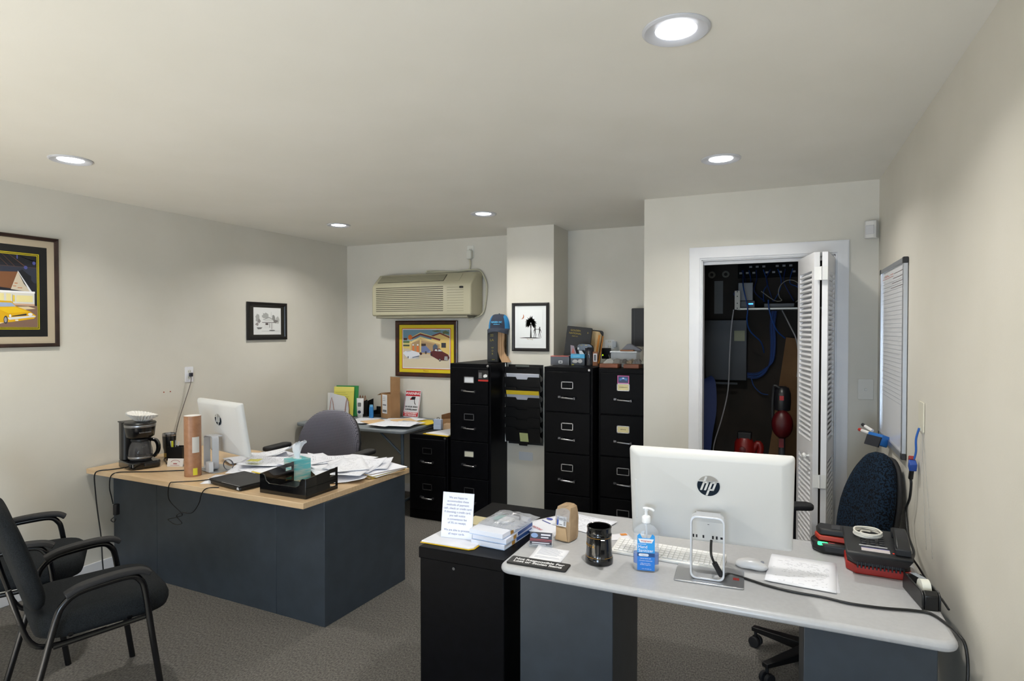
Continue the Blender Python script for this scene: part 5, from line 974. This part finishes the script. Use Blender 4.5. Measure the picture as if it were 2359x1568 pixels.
MB().prism([(-.125, -.135), (.13, -.15), (.13, .15), (-.05, .15)], 0, .005).build('yellow_cover', C('#dcb81a', .5), t); MB().prism([(-.105, -.120), (.128, -.132), (.128, .15), (-.04, .15)], .005, .011).build('paper_stack', C('#d9dae0', .7), t)
t = thing('card_block', 'upright block of pale blue ruled cards on the low cabinet', 'cards', (-2.748, 4.60, ZL), R(6))
MB().box(-.036, .036, -.02, .02, 0, .088).build('cards', C('#b9c6dd', .6), t); mb = MB()
for k in range(4): mb.box(-.034, .034, -.0206, -.02, .045+.012*k, .047+.012*k)
mb.build('ruled_lines', C('#7f8aa8', .6), t)
for k, x in enumerate((-2.80, -2.70)): o = MB().tube([(-.016, 0, .002), (-.020, 0, .018), (0, 0, .026), (.020, 0, .018), (.016, 0, .002)], .005, 8, 0, 3).build('binder_clip', C('#6c6a66', .35, .6), None, (x, 4.665+.0*k, ZL+.088 if k else Z+.012)); tag(o, ['small dark binder clip left of the ruled cards', 'small dark binder clip behind the ruled card block'][k], 'clip')
bpy.data.objects['binder_clip'].scale = bpy.data.objects['binder_clip.001'].scale = (.6, .6, .6); bpy.data.objects['binder_clip'].location = (-2.885, 4.76, Z+.0050); bpy.data.objects['binder_clip.001'].location = (-2.748, 4.60, ZL+.088)
t = thing('carton', 'small open cardboard box on the low cabinet beside the tall cabinet', 'cardboard box', (-2.700, 4.80, ZL), R(0))
mb = MB(); mb.box(-.085, -.082, -.08, .08, 0, .11); mb.box(.082, .085, -.08, .08, 0, .16); mb.prism([(-.085, 0), (.085, 0), (.085, .165), (-.085, .11)], .077, .08, 'y'); mb.prism([(-.085, 0), (.085, 0), (.085, .09), (-.085, .07)], -.08, -.077, 'y'); mb.box(-.085, .085, -.08, .08, 0, .003); mb.build('walls', CARD, t, smooth=False)
for k in range(3): o = MB().box(-.05, .05, -.035, .035, 0, .016).build('wood_block', C('#d2b08c', .6), None, (-2.655+.004*k, 4.640, ZL+.0165*k), (0, 0, R(3*k))); tag(o, 'tan card bundle stacked in front of the small cardboard box', 'bundle', 'tan bundles on the low cabinet')

# ================================================================== ON THE TALL CABINETS, z = 1.318
Z = 1.3182
t = thing('catalogue', 'thick black catalogue with yellow spine lettering and curled tan pages, upright on the cabinet', 'catalogue', (-2.195, 4.560, Z), R(12))
MB().box(-.045, .045, -.004, .15, 0, .275).build('spine', C('#121212', .45), t, bevel=.003)
mb = MB(); secs = [(.05, .118, 0), (.048, .112, .04), (.046, .100, .09), (.046, .095, .15), (.047, .100, .22), (.047, .100, .272)]
vs = []
for x0, x1, z in secs: off = .030*max(0, 1-z/.09)**1.5; vs += [(x0+off, -.002, z), (x1+off, .0, z), (x1+off, .145, z), (x0+off, .145, z)]
mb.add(vs, [(j*4+i, j*4+(i+1) % 4, (j+1)*4+(i+1) % 4, (j+1)*4+i) for j in range(5) for i in range(4)]+[(3, 2, 1, 0), (20, 21, 22, 23)])
mb.build('page_block', noise_mat('tan_page_edges', '#a9805a', '#d8b48c', 9, .8, detail=1, stretch=(30, 1, .25)), t, smooth=False)
MB().box(.046, .050, .0, .15, 0, .275).build('inner_cover', C('#1a1917', .5), t); MB().box(.116, .120, .02, .155, .0, .275).build('back_cover', C('#141414', .5), t)
for k, (z, c) in enumerate(((.225, '22'), (.185, 'LA'), (.120, 'W'), (.095, 'O'), (.070, 'R'))): text(c, .028 if k < 2 else .020, C('#a8961e', .5), t, (0 if k > 1 else -.005, -.0048, z), (R(90), 0, 0), ext=.0002)
MB().box(-.005, .02, -.0046, -.004, .02, .024).build('small_mark', C('#8e8220', .5), t)
t = thing('baseball_cap', 'navy and blue trucker cap resting on top of the upright catalogue', 'cap', (-2.158, 4.615, Z+.276), R(12))
mb = MB(); n_ = 32; vs = []; rings = []
for j in range(9):
    f = j/8; r_ = math.cos(f*math.pi/2*.96)**.62; z = .128*math.sin(f*math.pi/2)**.9
    rings.append([(.090*r_*math.cos(2*math.pi*i/n_), .105*r_*math.sin(2*math.pi*i/n_), z) for i in range(n_)])
vs = [p for r_ in rings for p in r_]; mb.add(vs, [(j*n_+i, j*n_+(i+1) % n_, (j+1)*n_+(i+1) % n_, (j+1)*n_+i) for j in range(8) for i in range(n_)]+[tuple(range(8*n_, 9*n_))])
for fi, f in enumerate(mb.f):
    c = [sum(mb.v[i][q] for i in f)/len(f) for q in range(3)]
    if abs(c[0]) > .068*(1-c[2]*2.2) and len(f) == 4: mb.m[fi] = 1
mb.build('crown', [C('#2c3444', .85), C('#2a84bd', .85)], t, angle=70)
mb = MB(); vs = []; m_ = 16
for j, (rr_, dz) in enumerate(((.98, 0), (1.18, .004), (1.42, -.006), (1.60, -.022))):
    for i in range(m_+1): a = R(200+140*i/m_); vs.append((.090*math.cos(a)*(1 if j == 0 else min(rr_, 1.05)), .105*math.sin(a)*rr_, .006+dz-.030*abs(math.cos(a))**2*(j/3)))
k_ = m_+1; off = len(vs); vs += [(x, y, z-.004) for x, y, z in vs]
fs = [(j*k_+i, j*k_+i+1, (j+1)*k_+i+1, (j+1)*k_+i) for j in range(3) for i in range(m_)]; fs += [tuple(q+off for q in f[::-1]) for f in fs]+[(3*k_+i, 3*k_+i+1, off+3*k_+i+1, off+3*k_+i) for i in range(m_)]
mb.add(vs, fs).build('brim', C('#28303f', .85), t, angle=70)
MB().lathe([(.006, .0), (.006, .004), (.003, .007)], seg=12).build('button', C('#28303f', .8), t, (0, 0, .127))
text('GREEN BC', .020, C('#4fb3e6', .6), t, (0, -.102, .058), (R(76), 0, 0), ext=.002); text('COLUMBIA, SC', .008, C('#4fb3e6', .6), t, (0, -.1065, .040), (R(82), 0, 0), ext=.002)
# items over the right cabinets
t = thing('product_box', 'grey boxed item with a red top edge and barcode on the cabinet beside the column', 'box', (-1.545, 4.42, Z), R(12))
MB().box(-.070, .070, -.05, .05, 0, .066).build('carton', C('#4b4a50', .4), t, bevel=.001); MB().box(-.071, .071, -.051, .051, .0662, .0705).build('red_edge', C('#b5564c', .4), t)
MB().prism([(.069, .0), (.071, .0), (.071, .062), (.069, .064)], -.051, -.049, 'y').build('worn_edge', C('#a09fa3', .5), t); MB().box(-.008, .022, -.0512, -.05, .014, .036).build('barcode', C('#dcdde0', .5), t); MB().box(-.002, .016, -.0518, -.0512, .020, .030).build('bars', C('#5c5d62', .5), t)
o = MB().box(-.03, .03, -.04, .04, 0, .072).build('product_box', C('#4b5158', .5), None, (-1.478, 4.50, Z), (0, 0, R(8)), bevel=.001); tag(o, 'small slate-blue box between the grey box and the black headset box', 'box')
t = thing('headset_box', 'black boxed headset with a bright blue band and torn-open top', 'box', (-1.405, 4.43, Z), R(12))
MB().box(-.052, .052, -.04, .04, 0, .085).build('carton', C('#101013', .35), t); MB().box(-.053, .053, -.041, .041, .056, .086).build('blue_band', C('#2c9fd0', .4), t)
mb = MB(); mb.prism(blob(-.020, .032, .020, .014, 14, .1, 2), -.0412, -.0402, 'y'); mb.prism(blob(.018, .034, .018, .015, 14, .1, 4), -.0412, -.0402, 'y'); mb.build('headset_picture', C('#b5b1ae', .4), t)
text('GUARD', .015, C('#8fd2ea', .4), t, (-.008, -.0416, .071), (R(90), 0, 0), ext=.0002); MB().box(-.045, -.028, -.0412, -.0402, .004, .010).build('yellow_mark', C('#c2bc3a', .4), t)
MB().prism([(-.054, .087), (-.010, .087), (-.030, .150), (-.056, .155)], -.030, -.027, 'y').build('lifted_flap', C('#8d7f8a', .5), t); MB().prism([(-.048, .095), (-.022, .092), (-.036, .135)], -.0312, -.0302, 'y').build('flap_print', C('#b45a50', .5), t)
MB().prism([(.012, .087), (.048, .087), (.030, .112), (.010, .112)], -.028, -.025, 'y').build('white_flap', C('#c9c9cc', .5), t)
t = thing('headset_stand', 'black plastic clamshell pack standing behind the headset box', 'package', (-1.385, 4.52, Z), R(10))
MB().prism([(-.075, 0), (.070, 0), (.070, .145), (.045, .165), (-.02, .168), (-.045, .160), (-.075, .12)], -.02, .02, 'y').build('shell', C('#1a1a1d', .2), t, bevel=.006)
mb = MB(); mb.box(-.050, -.036, -.0212, -.0202, .118, .135); mb.box(.012, .028, -.0212, -.0202, .118, .135); mb.build('white_tabs', C('#b9bdc0', .4), t); text('AM      SIZE', .011, C('#b29a2e', .4), t, (.0, -.0212, .152), (R(90), 0, 0), ext=.0002)
t = thing('plastic_jar', 'empty dark translucent container on the cabinet right of the headset box', 'container', (-1.318, 4.440, Z), R(8))
MB().lathe([(.0, .002), (.036, .0), (.037, .006), (.034, .012), (.034, .130), (.036, .134), (.033, .134), (.032, .012), (.0, .010)], seg=28, caps=False).build('wall', glassy('smoked_plastic', '#2b2b30', .72, .08), t, angle=50)
t = thing('product_box', 'narrow brown box with a white barcode label beside the dark container', 'box', (-1.272, 4.440, Z), R(10))
MB().box(-.018, .018, -.018, .018, 0, .105).build('carton', C('#8a5a3c', .7), t); MB().box(-.014, .014, -.0186, -.018, .030, .092).build('label', C('#c9cacd', .5), t); MB().box(-.008, .006, -.019, -.0186, .038, .084).build('bars', C('#55565a', .5), t)
t = thing('binder', 'large black binder with gold lettering leaning in the alcove corner', 'binder', (-1.510, 4.700, Z), R(8))
TB = Matrix.Rotation(R(6), 4, 'Y') @ Matrix.Rotation(R(-6), 4, 'X')
MB().prism(rrect(.205, .290, .006, 3, .0, .150), -.03, .0, 'y', 0, TB).build('cover', C('#111114', .5), t, bevel=.002)
for ln, z, sz in (('GOLDEN', .262, .020), ('NATIONAL', .238, .020), ('FLEET CO', .215, .011)): text(ln, sz, C('#a28a1e', .4), t, tuple(TB @ Vector((-.030, -.0312, z))), (R(84), R(6), 0), ext=.0003)
text('B', .018, C('#8f7a2a', .4), t, tuple(TB @ Vector((.072, -.0312, .252))), (R(84), R(6), 0), ext=.0003)
t = thing('binder', 'black binder stuffed with tan papers and orange tabs behind the gold-lettered one', 'binder', (-1.425, 4.745, Z), R(6))
MB().prism(rrect(.20, .275, .02, 4, 0, .1375), .0, .006, 'y', 0, TB).build('cover', C('#131315', .5), t)
MB().prism([(-.09, .004), (.080, .004), (.092, .235), (.070, .262), (-.09, .268)], -.030, -.002, 'y', 0, TB).build('papers', noise_mat('aged_papers', '#a98d62', '#cbb288', 9, .8, stretch=(3, 3, 1)), t, bevel=.002, smooth=False)
mb = MB(); mb.prism([(.060, .06), (.074, .06), (.080, .235), (.066, .235)], -.034, -.030, 'y', 0, TB); mb.prism([(.086, .0), (.098, .0), (.106, .232), (.096, .232)], -.020, -.004, 'y', 0, TB); mb.build('orange_tabs', C('#c07a1e', .5), t)
mb = MB(); mb.box(-.13, .03, -.06, .06, 0, .026)
WB = noise_mat('red_brown_block', '#6b3a1e', '#84482a', 8, .5, stretch=(1, 6, 6))
for x, w_, lb in ((-1.130, .135, 'red-brown wooden block at the left front of the right cabinet top'), (-.965, .110, 'red-brown wooden block at the right front of the right cabinet top')):
    o = MB().box(-w_/2, w_/2, -.06, .06, 0, .029).build('wood_block', WB, None, (x, 4.345, 1.3132), (0, 0, R(0)), bevel=.002); tag(o, lb, 'block')
t = thing('storage_box', 'clear plastic box with a white lid holding small parts on the right cabinet', 'storage box', (-1.055, 4.50, 1.3132), R(0))
mb = MB(); mb.box(-.095, .095, -.07, .07, 0, .003); mb.box(-.095, .095, -.07, -.068, .003, .105); mb.box(-.095, .095, .068, .07, .003, .105); mb.box(-.095, -.093, -.068, .068, .003, .105); mb.box(.093, .095, -.068, .068, .003, .105); mb.build('clear_walls', CLEAR, t)
MB().box(-.102, .102, -.077, .077, .105, .117).build('lid', C('#cfd3d8', .35), t, bevel=.004)
for k, (x, c) in enumerate(((-.05, '#8d8a8c'), (.02, '#a08a70'), (.06, '#77787e'))): MB().lathe([(.024, .004), (.026, .03), (.018, .045)], (x, -.02+.02*k), 12).build('small_part', C(c, .4, .3), t)
rr = random.Random(8)
for k in range(6):
    x = -1.14+.052*k; vs = []; n_ = 6
    for j in range(n_+1):
        for i in range(n_+1): u, v = i/n_-.5, j/n_-.5; e = max(abs(u), abs(v))*2; vs.append((u*.085+rr.uniform(-.003, .003), v*.075+rr.uniform(-.003, .003), .034*max(0, 1-e**2)*(.6+.6*rr.random())+.001))
    o = MB().add(vs, [(j*(n_+1)+i, j*(n_+1)+i+1, (j+1)*(n_+1)+i+1, (j+1)*(n_+1)+i) for j in range(n_) for i in range(n_)]).build('plastic_bag', glassy('small_bag_%d' % k, ['#a9a9a6', '#7b7976', '#625f5d', '#8a7a66', '#6c6b6c', '#93958c'][k], .75, .2), None, (x, 4.365+.01*(k % 2), 1.3427), (0, 0, R(20*k)), smooth=False)
    tag(o, 'small crinkled plastic bag of parts lying on the red-brown blocks', 'bag', 'small parts bags on the right cabinet')
o = MB().prism([(-.075, 0), (.075, 0), (.09, .004), (.07, .02), (.0, .055), (-.02, .052)], -.03, .03, 'y').build('cable_bundle', C('#6e7078', .5), None, (-1.020, 4.50, 1.4307), (0, 0, R(8)), bevel=.006); tag(o, 'grey wrapped bundle heaped on the lid of the clear box', 'bundle')
o = MB().box(-.05, .05, -.02, .02, 0, .010).build('brown_strip', C('#8a5633', .5), None, (-1.030, 4.452, 1.4307), (0, 0, R(-4)), bevel=.002); tag(o, 'brown strip on the front of the clear box lid', 'strip')
t = thing('power_adapter', 'black power adapter with a yellow-green light on the alcove wall', 'adapter', (-1.326, 4.985, 1.392))
MB().box(-.034, .034, -.05, .0, -.045, .045).build('body', C('#0e0e10', .4), t, bevel=.004); MB().lathe([(.006, 0), (.005, .003)], seg=12).build('green_light', emis('yellow_green_led', '#b6dc1e', 1.5), t, (-.024, -.0495, -.014), (R(90), 0, 0))
outlet('white outlet behind the black adapter on the alcove wall', (-1.308, 4.999, 1.468), 0, w_=.085, h_=.075, col='#dfe0e0')
t = MB().box(-.016, .016, -.025, 0, -.025, .025).build('plug_adapter', C('#c9cdd2', .35), None, (-1.262, 4.996, 1.468), bevel=.003); tag(t, 'pale translucent plug beside the alcove outlet', 'plug')
cable('thin_wire', 'white wire dropping from the alcove outlet to the cabinet', [(-1.315, 4.975, 1.465), (-1.312, 4.955, 1.42), (-1.295, 4.93, 1.37), (-1.275, 4.90, 1.33), (-1.23, 4.86, 1.318)], .0022, C('#cfd2d6', .5))
t = thing('wall_monitor', 'black monitor edge jutting past the closet wall in the alcove', 'monitor', (-.966, 4.93, 1.455))
MB().prism(rrect(.27, .31, .008, 3, 0, .155), -.030, .0, 'y').build('screen_shell', C('#15161a', .5), t, bevel=.002); MB().box(-.112, -.1095, -.0308, -.0298, .006, .304).build('bezel_line', C('#25262b', .3), t); MB().box(-.05, .05, 0, .065, .08, .23).build('wall_bracket', BLK, t)

# ================================================================== WALL FILE POCKETS ON THE COLUMN
t = thing('wall_file', 'black hanging wall file pockets on the white column holding papers', 'wall file', (-1.925, 4.638, .615))
for k in range(7):
    z = .560-.0835*k; w_ = .155+.0*k
    mb = MB(); T_ = Matrix.Translation((0, -.012-.0*k, z)) @ Matrix.Rotation(R(13), 4, 'X')
    for sx in (-1, 1): mb.box(sx*w_-(.003 if sx > 0 else 0), sx*w_+(0 if sx > 0 else .003), -.055, .0, .0, .115, 0, T_) if False else None
    mb.prism([(-w_, 0), (-.045, 0), (-.035, -.030) if k == 6 else (-.030, .0), (.035, -.030) if k == 6 else (.030, .0), (.045, 0), (w_, 0), (w_, .125), (.055, .125), (.045, .105), (-.045, .105), (-.055, .125), (-w_, .125)], -.052, -.049, 'y', 0, T_)
    mb.box(-w_, w_, -.049, .0, -.001, .002, 0, T_); mb.box(-w_, w_, -.002, .001, .0, .10, 0, T_)
    mb.prism([(-.049, .0), (.0, .0), (.0, .02), (-.049, .06)], -w_, -w_+.003, 'x', 0, T_); mb.prism([(-.049, .0), (.0, .0), (.0, .02), (-.049, .06)], w_-.003, w_, 'x', 0, T_)
    mb.build('pocket', C('#0d0d0f', .4), t, smooth=False)
MB().box(-.155, .155, -.006, .0, .02, .685).build('back_rail', C('#0d0d0f', .45), t)
MB().box(-.06, .06, -.078, -.074, .672, .683).build('label_tag', C('#5a605c', .4), t)
for k, (z, c, h_) in enumerate(((.560-.0835*1-.005, '#c9ccd8', .155), (.560-.0835*3+.02, '#b9bdc9', .145))):
    T_ = Matrix.Translation((0, -.012, z)) @ Matrix.Rotation(R(13), 4, 'X')
    o = MB().box(-.140, .150, -.040, -.030, .004, h_, 0, T_).build('paper_bundle', C(c, .7), None, (-1.925, 4.638, .615)); tag(o, ['white papers standing in an upper wall file pocket', 'white papers with a yellow edge standing in a middle wall file pocket'][k], 'papers')
    if k: MB().box(-.140, .150, -.043, -.0405, h_-.02, h_+.014, 0, T_).build('yellow_edge', C('#d7bb24', .6), o)
o = MB().prism(rc(-.037, .037, 0, .076), -.0012, 0, 'y').build('sticky_note', C('#bcc48a', .7), None, (-1.905, 4.560, .672), (R(14), 0, R(0))); tag(o, 'pale green sticky note on the lowest wall file pocket', 'note')
o = MB().prism(rrect(.125, .07, .008, 3), -.003, 0, 'y').build('acrylic_holder', C('#ced3da', .3), None, (-1.925, 4.6395, .535)); tag(o, 'pale blank plastic card on the column below the wall file', 'card')
for k in range(8):
    z = 1.255-.083*k; o = MB().prism([(0, 0), (.016, .004), (.006, .076), (0, .078)], -.002, .0, 'y').build('white_tab', C('#d9dade', .6), t, (-.168, -.048, z-.615-.02)); 
cable('power_cable', 'pale grey cable loop on the floor between cabinet and column', [(-2.105, 4.60, .004), (-2.10, 4.50, .05), (-2.07, 4.45, .09), (-2.05, 4.50, .10), (-2.04, 4.60, .06), (-2.04, 4.625, .006)], .005, C('#9ab0b8', .5))

# ================================================================== INSIDE THE CLOSET
YK = YB-.032
t = thing('breaker_panel', 'grey steel electrical panel on the closet back wall with a pale note', 'electrical panel', (-.385, YK, 1.205))
MB().box(-.165, .165, -.10, 0, 0, .46).build('door', C('#22262c', .5), t, bevel=.004); MB().box(-.12, .10, -.11, -.10, -.03, -.015).build('lower_bar', C('#2c3138', .5), t)
MB().box(.075, .150, -.1015, -.100, .300, .378).build('pale_note', C('#8f9178', .7), t)
for x in (-.483, -.380): o = MB().tube([(x+.02*math.cos(R(a)), YK-.012, 2.02+.02*math.sin(R(a))) for a in range(0, 360, 20)], .008, 8, closed=True).build('cable_ring', C('#6d6a60', .6)); tag(o, 'pale ring at the top left of the closet back wall', 'ring', 'pair of pale rings in the closet')
o = MB().box(-.032, .032, -.006, 0, 0, .255).build('instruction_sheet', C('#6c6c6b', .7), None, (-.432, YK-.001, 1.715)); tag(o, 'tall narrow grey instruction sheet on the closet back wall', 'sheet')
t = thing('equipment_rack', 'small wall rack with a steel shelf in the top of the closet', 'rack', (.05, YK, 1.735))
MB().box(-.33, .44, -.33, 0, .0, .012).build('shelf', C('#8f8e8a', .4, .5), t); MB().box(-.33, .44, -.335, -.33, -.004, .012).build('shelf_lip', C('#8a877f', .35, .6), t, bevel=.004)
for x in (-.325, .40):
    u = MB().box(x-.018, x+.018, -.34, -.33, .0, .135).build('rack_ear', C('#b5b1a6', .4), t)
    for z in (.01, .045, .095, .128): MB().lathe([(.004, 0), (.004, .002)], seg=10).build('screw_hole', C('#1a1a1c', .6), u, (x, -.340, z), (R(90), 0, 0))
t = thing('patch_panel', 'black patch panel with two rows of sockets above the closet shelf', 'patch panel', (.07, YK, 2.02))
MB().box(-.36, .42, -.05, 0, -.035, .07).build('plate', C('#08080a', .7, spec=.1), t)
mb = MB()
for k in range(16):
    for r_, z in enumerate((.045, .0)):
        if (k*7+r_*3) % 4: mb.box(-.325+.046*k-.024*r_, -.305+.046*k-.024*r_, -.053, -.050, z-.007, z+.007)
mb.build('socket_rows', C('#77797c', .5), t, smooth=False)
t = thing('network_box', 'grey network modem with a glowing blue light on the closet shelf', 'modem', (-.225, YK-.20, 1.7475))
MB().box(-.05, .05, -.05, .05, .055, .185).build('grey_case', C('#75777b', .5), t, bevel=.003); MB().box(-.055, .065, -.06, .06, 0, .053).build('black_base', C('#131316', .4), t, bevel=.003)
MB().box(.022, .052, -.062, -.060, .026, .034).build('blue_light', emis('blue_led', '#2c7bff', 6), t)
o = MB().box(-.10, .10, -.06, .06, 0, .032).build('network_switch', C('#1c1c1f', .4), None, (.0, YK-.20, 1.7475), bevel=.003); tag(o, 'flat black network switch on the closet shelf', 'switch')
NB = [C('#0c275f', .5), C('#123e80', .5)]
rr = random.Random(2)
for k in range(9):
    x = -.26+.05*k; p = [(x, YK-.06, 2.04), (x+rr.uniform(-.03, .03), YK-.10, 1.97-rr.uniform(0, .04)), (x+rr.uniform(-.06, .06), YK-.14, 1.88+rr.uniform(-.03, .03)), (x+rr.uniform(-.03, .10), YK-.10, 1.80)]
    cable('network_cable', 'blue network cable hanging from the patch panel in the closet', p, .0035, NB[k % 2], group='blue network cables below the patch panel')
cable('network_cable', 'long blue network cable curving down from the closet shelf past the panel', [(-.25, YK-.06, 2.04), (-.235, YK-.36, 1.90), (-.205, YK-.37, 1.75), (-.21, YK-.34, 1.66), (-.19, YK-.28, 1.58), (-.12, YK-.2, 1.50), (-.10, YK-.1, 1.42)], .0045, NB[1])
cable('network_cable', 'blue network cable dropping from the shelf toward the cardboard in the closet', [(-.07, YK-.35, 1.80), (-.065, YK-.36, 1.74), (-.045, YK-.34, 1.66), (-.01, YK-.30, 1.58), (.04, YK-.25, 1.53)], .0045, NB[1])
for k in range(5): cable('network_cable', 'blue network cable in the bundle sweeping right from the grey panel', [(-.225, YK-.02-.004*k, 1.225+.009*k), (-.15, YK-.03, 1.222+.010*k), (-.09, YK-.04, 1.27+.008*k), (-.06+.006*k, YK-.05, 1.36), (-.055+.008*k, YK-.06, 1.50), (-.06+.008*k, YK-.06, 1.62), (-.05+.008*k, YK-.06, 1.73)], .0042, NB[k % 2], group='blue cable bundle beside the grey panel')
cable('network_cable', 'single blue cable trailing below the grey panel', [(-.19, YK-.03, 1.22), (-.17, YK-.03, 1.16), (-.12, YK-.03, 1.11), (-.07, YK-.03, 1.10)], .004, NB[1])
cable('power_cable', 'pale grey cable hanging from the closet shelf down past the grey panel', [(-.300, YK-.34, 1.735), (-.315, YK-.34, 1.60), (-.325, YK-.34, 1.40), (-.335, YK-.34, 1.15), (-.375, YK-.34, .95), (-.43, YK-.32, .75), (-.44, YK-.3, .62)], .0045, C('#8f8f92', .5))
cable('power_cable', 'pale grey cable hanging by the folded closet door', [(.02, YK-.2, 1.73), (.07, YK-.3, 1.62), (.11, YK-.4, 1.52), (.125, YK-.45, 1.38), (.12, YK-.45, 1.22), (.135, YK-.42, 1.12)], .0045, C('#8f8f92', .5))
mb = MB(); pts = [(.07+.075*math.cos(R(a)), YK-.22, 1.86+.085*math.sin(R(a))) for a in range(-60, 230, 15)]+[(-.03, YK-.22, 1.80), (-.12, YK-.2, 1.87)]; mb.tube(pts, .0035, 6, 0, 3); o = mb.build('network_cable', C('#7d7a70', .5), None, angle=80); tag(o, 'grey cable coiled in a loose loop above the closet shelf', 'cable')
t = thing('cardboard_sheet', 'long brown cardboard strip leaning in the closet behind the red vacuum', 'cardboard', (-.045, YK-.30, .012), 0)
T_ = Matrix.Rotation(R(7.5), 4, 'Y') @ Matrix.Rotation(R(-9), 4, 'X')
MB().box(-.105, .085, -.006, .006, 0, 1.54, 0, T_).build('board', noise_mat('closet_cardboard', '#5f4428', '#6e5132', 6, .85), t); MB().box(.0, .06, -.008, -.0062, 1.26, 1.50, 0, T_).build('clear_tape', glassy('glossy_tape', '#b8b4ae', .5, .15), t)
t = thing('vacuum_cleaner', 'red and black stick vacuum hanging upright in the closet', 'vacuum cleaner', (.025, YK-.52, 0))
MB().lathe([(.026, 1.04), (.050, 1.05), (.054, 1.10), (.052, 1.16), (.040, 1.20), (.02, 1.21)], seg=28).build('motor_housing', C('#1c1c1f', .3), t, angle=50)
MB().lathe([(.02, .0), (.062, .012), (.070, .045), (.060, .07), (.03, .085)], seg=32).build('red_dust_cup', C('#4d0a10', .35), t, (0, -.01, .96), (R(90), 0, 0), angle=50)
bpy.data.objects['red_dust_cup'].scale = (.95, 1.35, 1)
MB().tube([(-.02, -.03, 1.20), (-.05, -.03, 1.215), (-.058, -.02, 1.16), (-.062, -.02, 1.05), (-.055, -.02, .92)], .009, 10, 0, 4).build('handle_loop', C('#26272a', .4), t); MB().box(-.018, .008, -.060, -.045, 1.12, 1.15).build('red_button', C('#a31a1e', .4), t)
MB().tube([(0, 0, .88), (-.005, 0, .55), (-.008, 0, .10)], .020, 14).build('wand', C('#3a3b3e', .4), t); MB().box(-.02, .01, -.03, -.015, .80, .86).build('release_button', C('#7c1418', .4), t); MB().prism(rrect(.24, .10, .03, 4), 0, .06).build('floor_head', C('#1c1c1f', .4), t, bevel=.01)
t = thing('power_tool', 'red and black cordless tool standing on the closet floor pile', 'tool', (-.215, YK-.45, .60))
MB().lathe([(.03, 0), (.062, .01), (.068, .12), (.066, .20), (.045, .235)], seg=24).build('red_body', C('#7a140f', .4), t, angle=50); MB().box(-.045, .045, -.035, .035, .225, .275).build('black_battery', C('#101012', .5), t, bevel=.006)
MB().tube([(.04, 0, .12), (.085, 0, .20), (.105, 0, .16), (.08, 0, .06)], .022, 12, 0, 4).build('side_grip', C('#7a140f', .4), t); MB().lathe([(.022, 0), (.022, .02), (.012, .024)], seg=18).build('front_dial', C('#5a0f0c', .4), t, (-.01, -.066, .16), (R(90), 0, 0))
o = MB().box(-.14, .14, -.14, .14, 0, .598).build('storage_crate', C('#1a1816', .8), None, (-.225, YK-.45, .0), bevel=.004); tag(o, 'dark crate under the red tool on the closet floor', 'crate')
o = MB().tube([(-.605, YK-.44, .0), (-.60, YK-.42, .45), (-.575, YK-.40, .80), (-.55, YK-.36, 1.0), (-.56, YK-.30, 1.18), (-.59, YK-.26, 1.22)], 0, 4, 0, 5, sec=[(-.045, -.006), (.045, -.006), (.045, .006), (-.045, .006)]).build('blue_board', C('#0f2658', .7)); tag(o, 'curved blue plastic strip standing at the left inside the closet', 'plastic strip')
o.location = (.09, .04, 0)
o = MB().prism([(-.10, 0), (.12, 0), (.02, .62), (-.02, 1.40), (-.16, 1.46), (-.18, .2)], -.03, .03, 'y').build('black_case', C('#0e0e12', .7), None, (-.50, YK-.10, .0), bevel=.01); tag(o, 'tall black soft case leaning behind the blue strip in the closet', 'case')
o = MB().tube([(0, 0, 0), (-.01, 0, .17)], .016, 12).build('orange_handle', C('#b5511e', .5), None, (-.520, YK-.54, .72)); tag(o, 'orange tool handle at the far left inside the closet', 'handle')
o = MB().tube([(0, 0, 0), (-.01, 0, .72)], .022, 12).build('black_pole', C('#111113', .5), None, (-.520, YK-.54, .0)); tag(o, 'black shaft below the orange handle in the closet', 'pole')
o = MB().tube([(.325, YK-.3, 0), (.30, YK-.22, 1.35)], .014, 10).build('broom_handle', C('#a2401c', .5)); tag(o, 'orange handle glimpsed in the gap between the folded door panels', 'handle')

# ================================================================== lettering becomes mesh
bpy.context.view_layer.update(); DG = bpy.context.evaluated_depsgraph_get()
for o in [o for o in list(COL.objects) if o.type == 'FONT']:
    if not o.data.body.strip(): bpy.data.objects.remove(o); continue
    me = bpy.data.meshes.new_from_object(o.evaluated_get(DG)); n = bpy.data.objects.new('lettering', me); COL.objects.link(n)
    n.parent = o.parent; n.location = o.location; n.rotation_euler = o.rotation_euler; n.scale = o.scale; bpy.data.objects.remove(o)
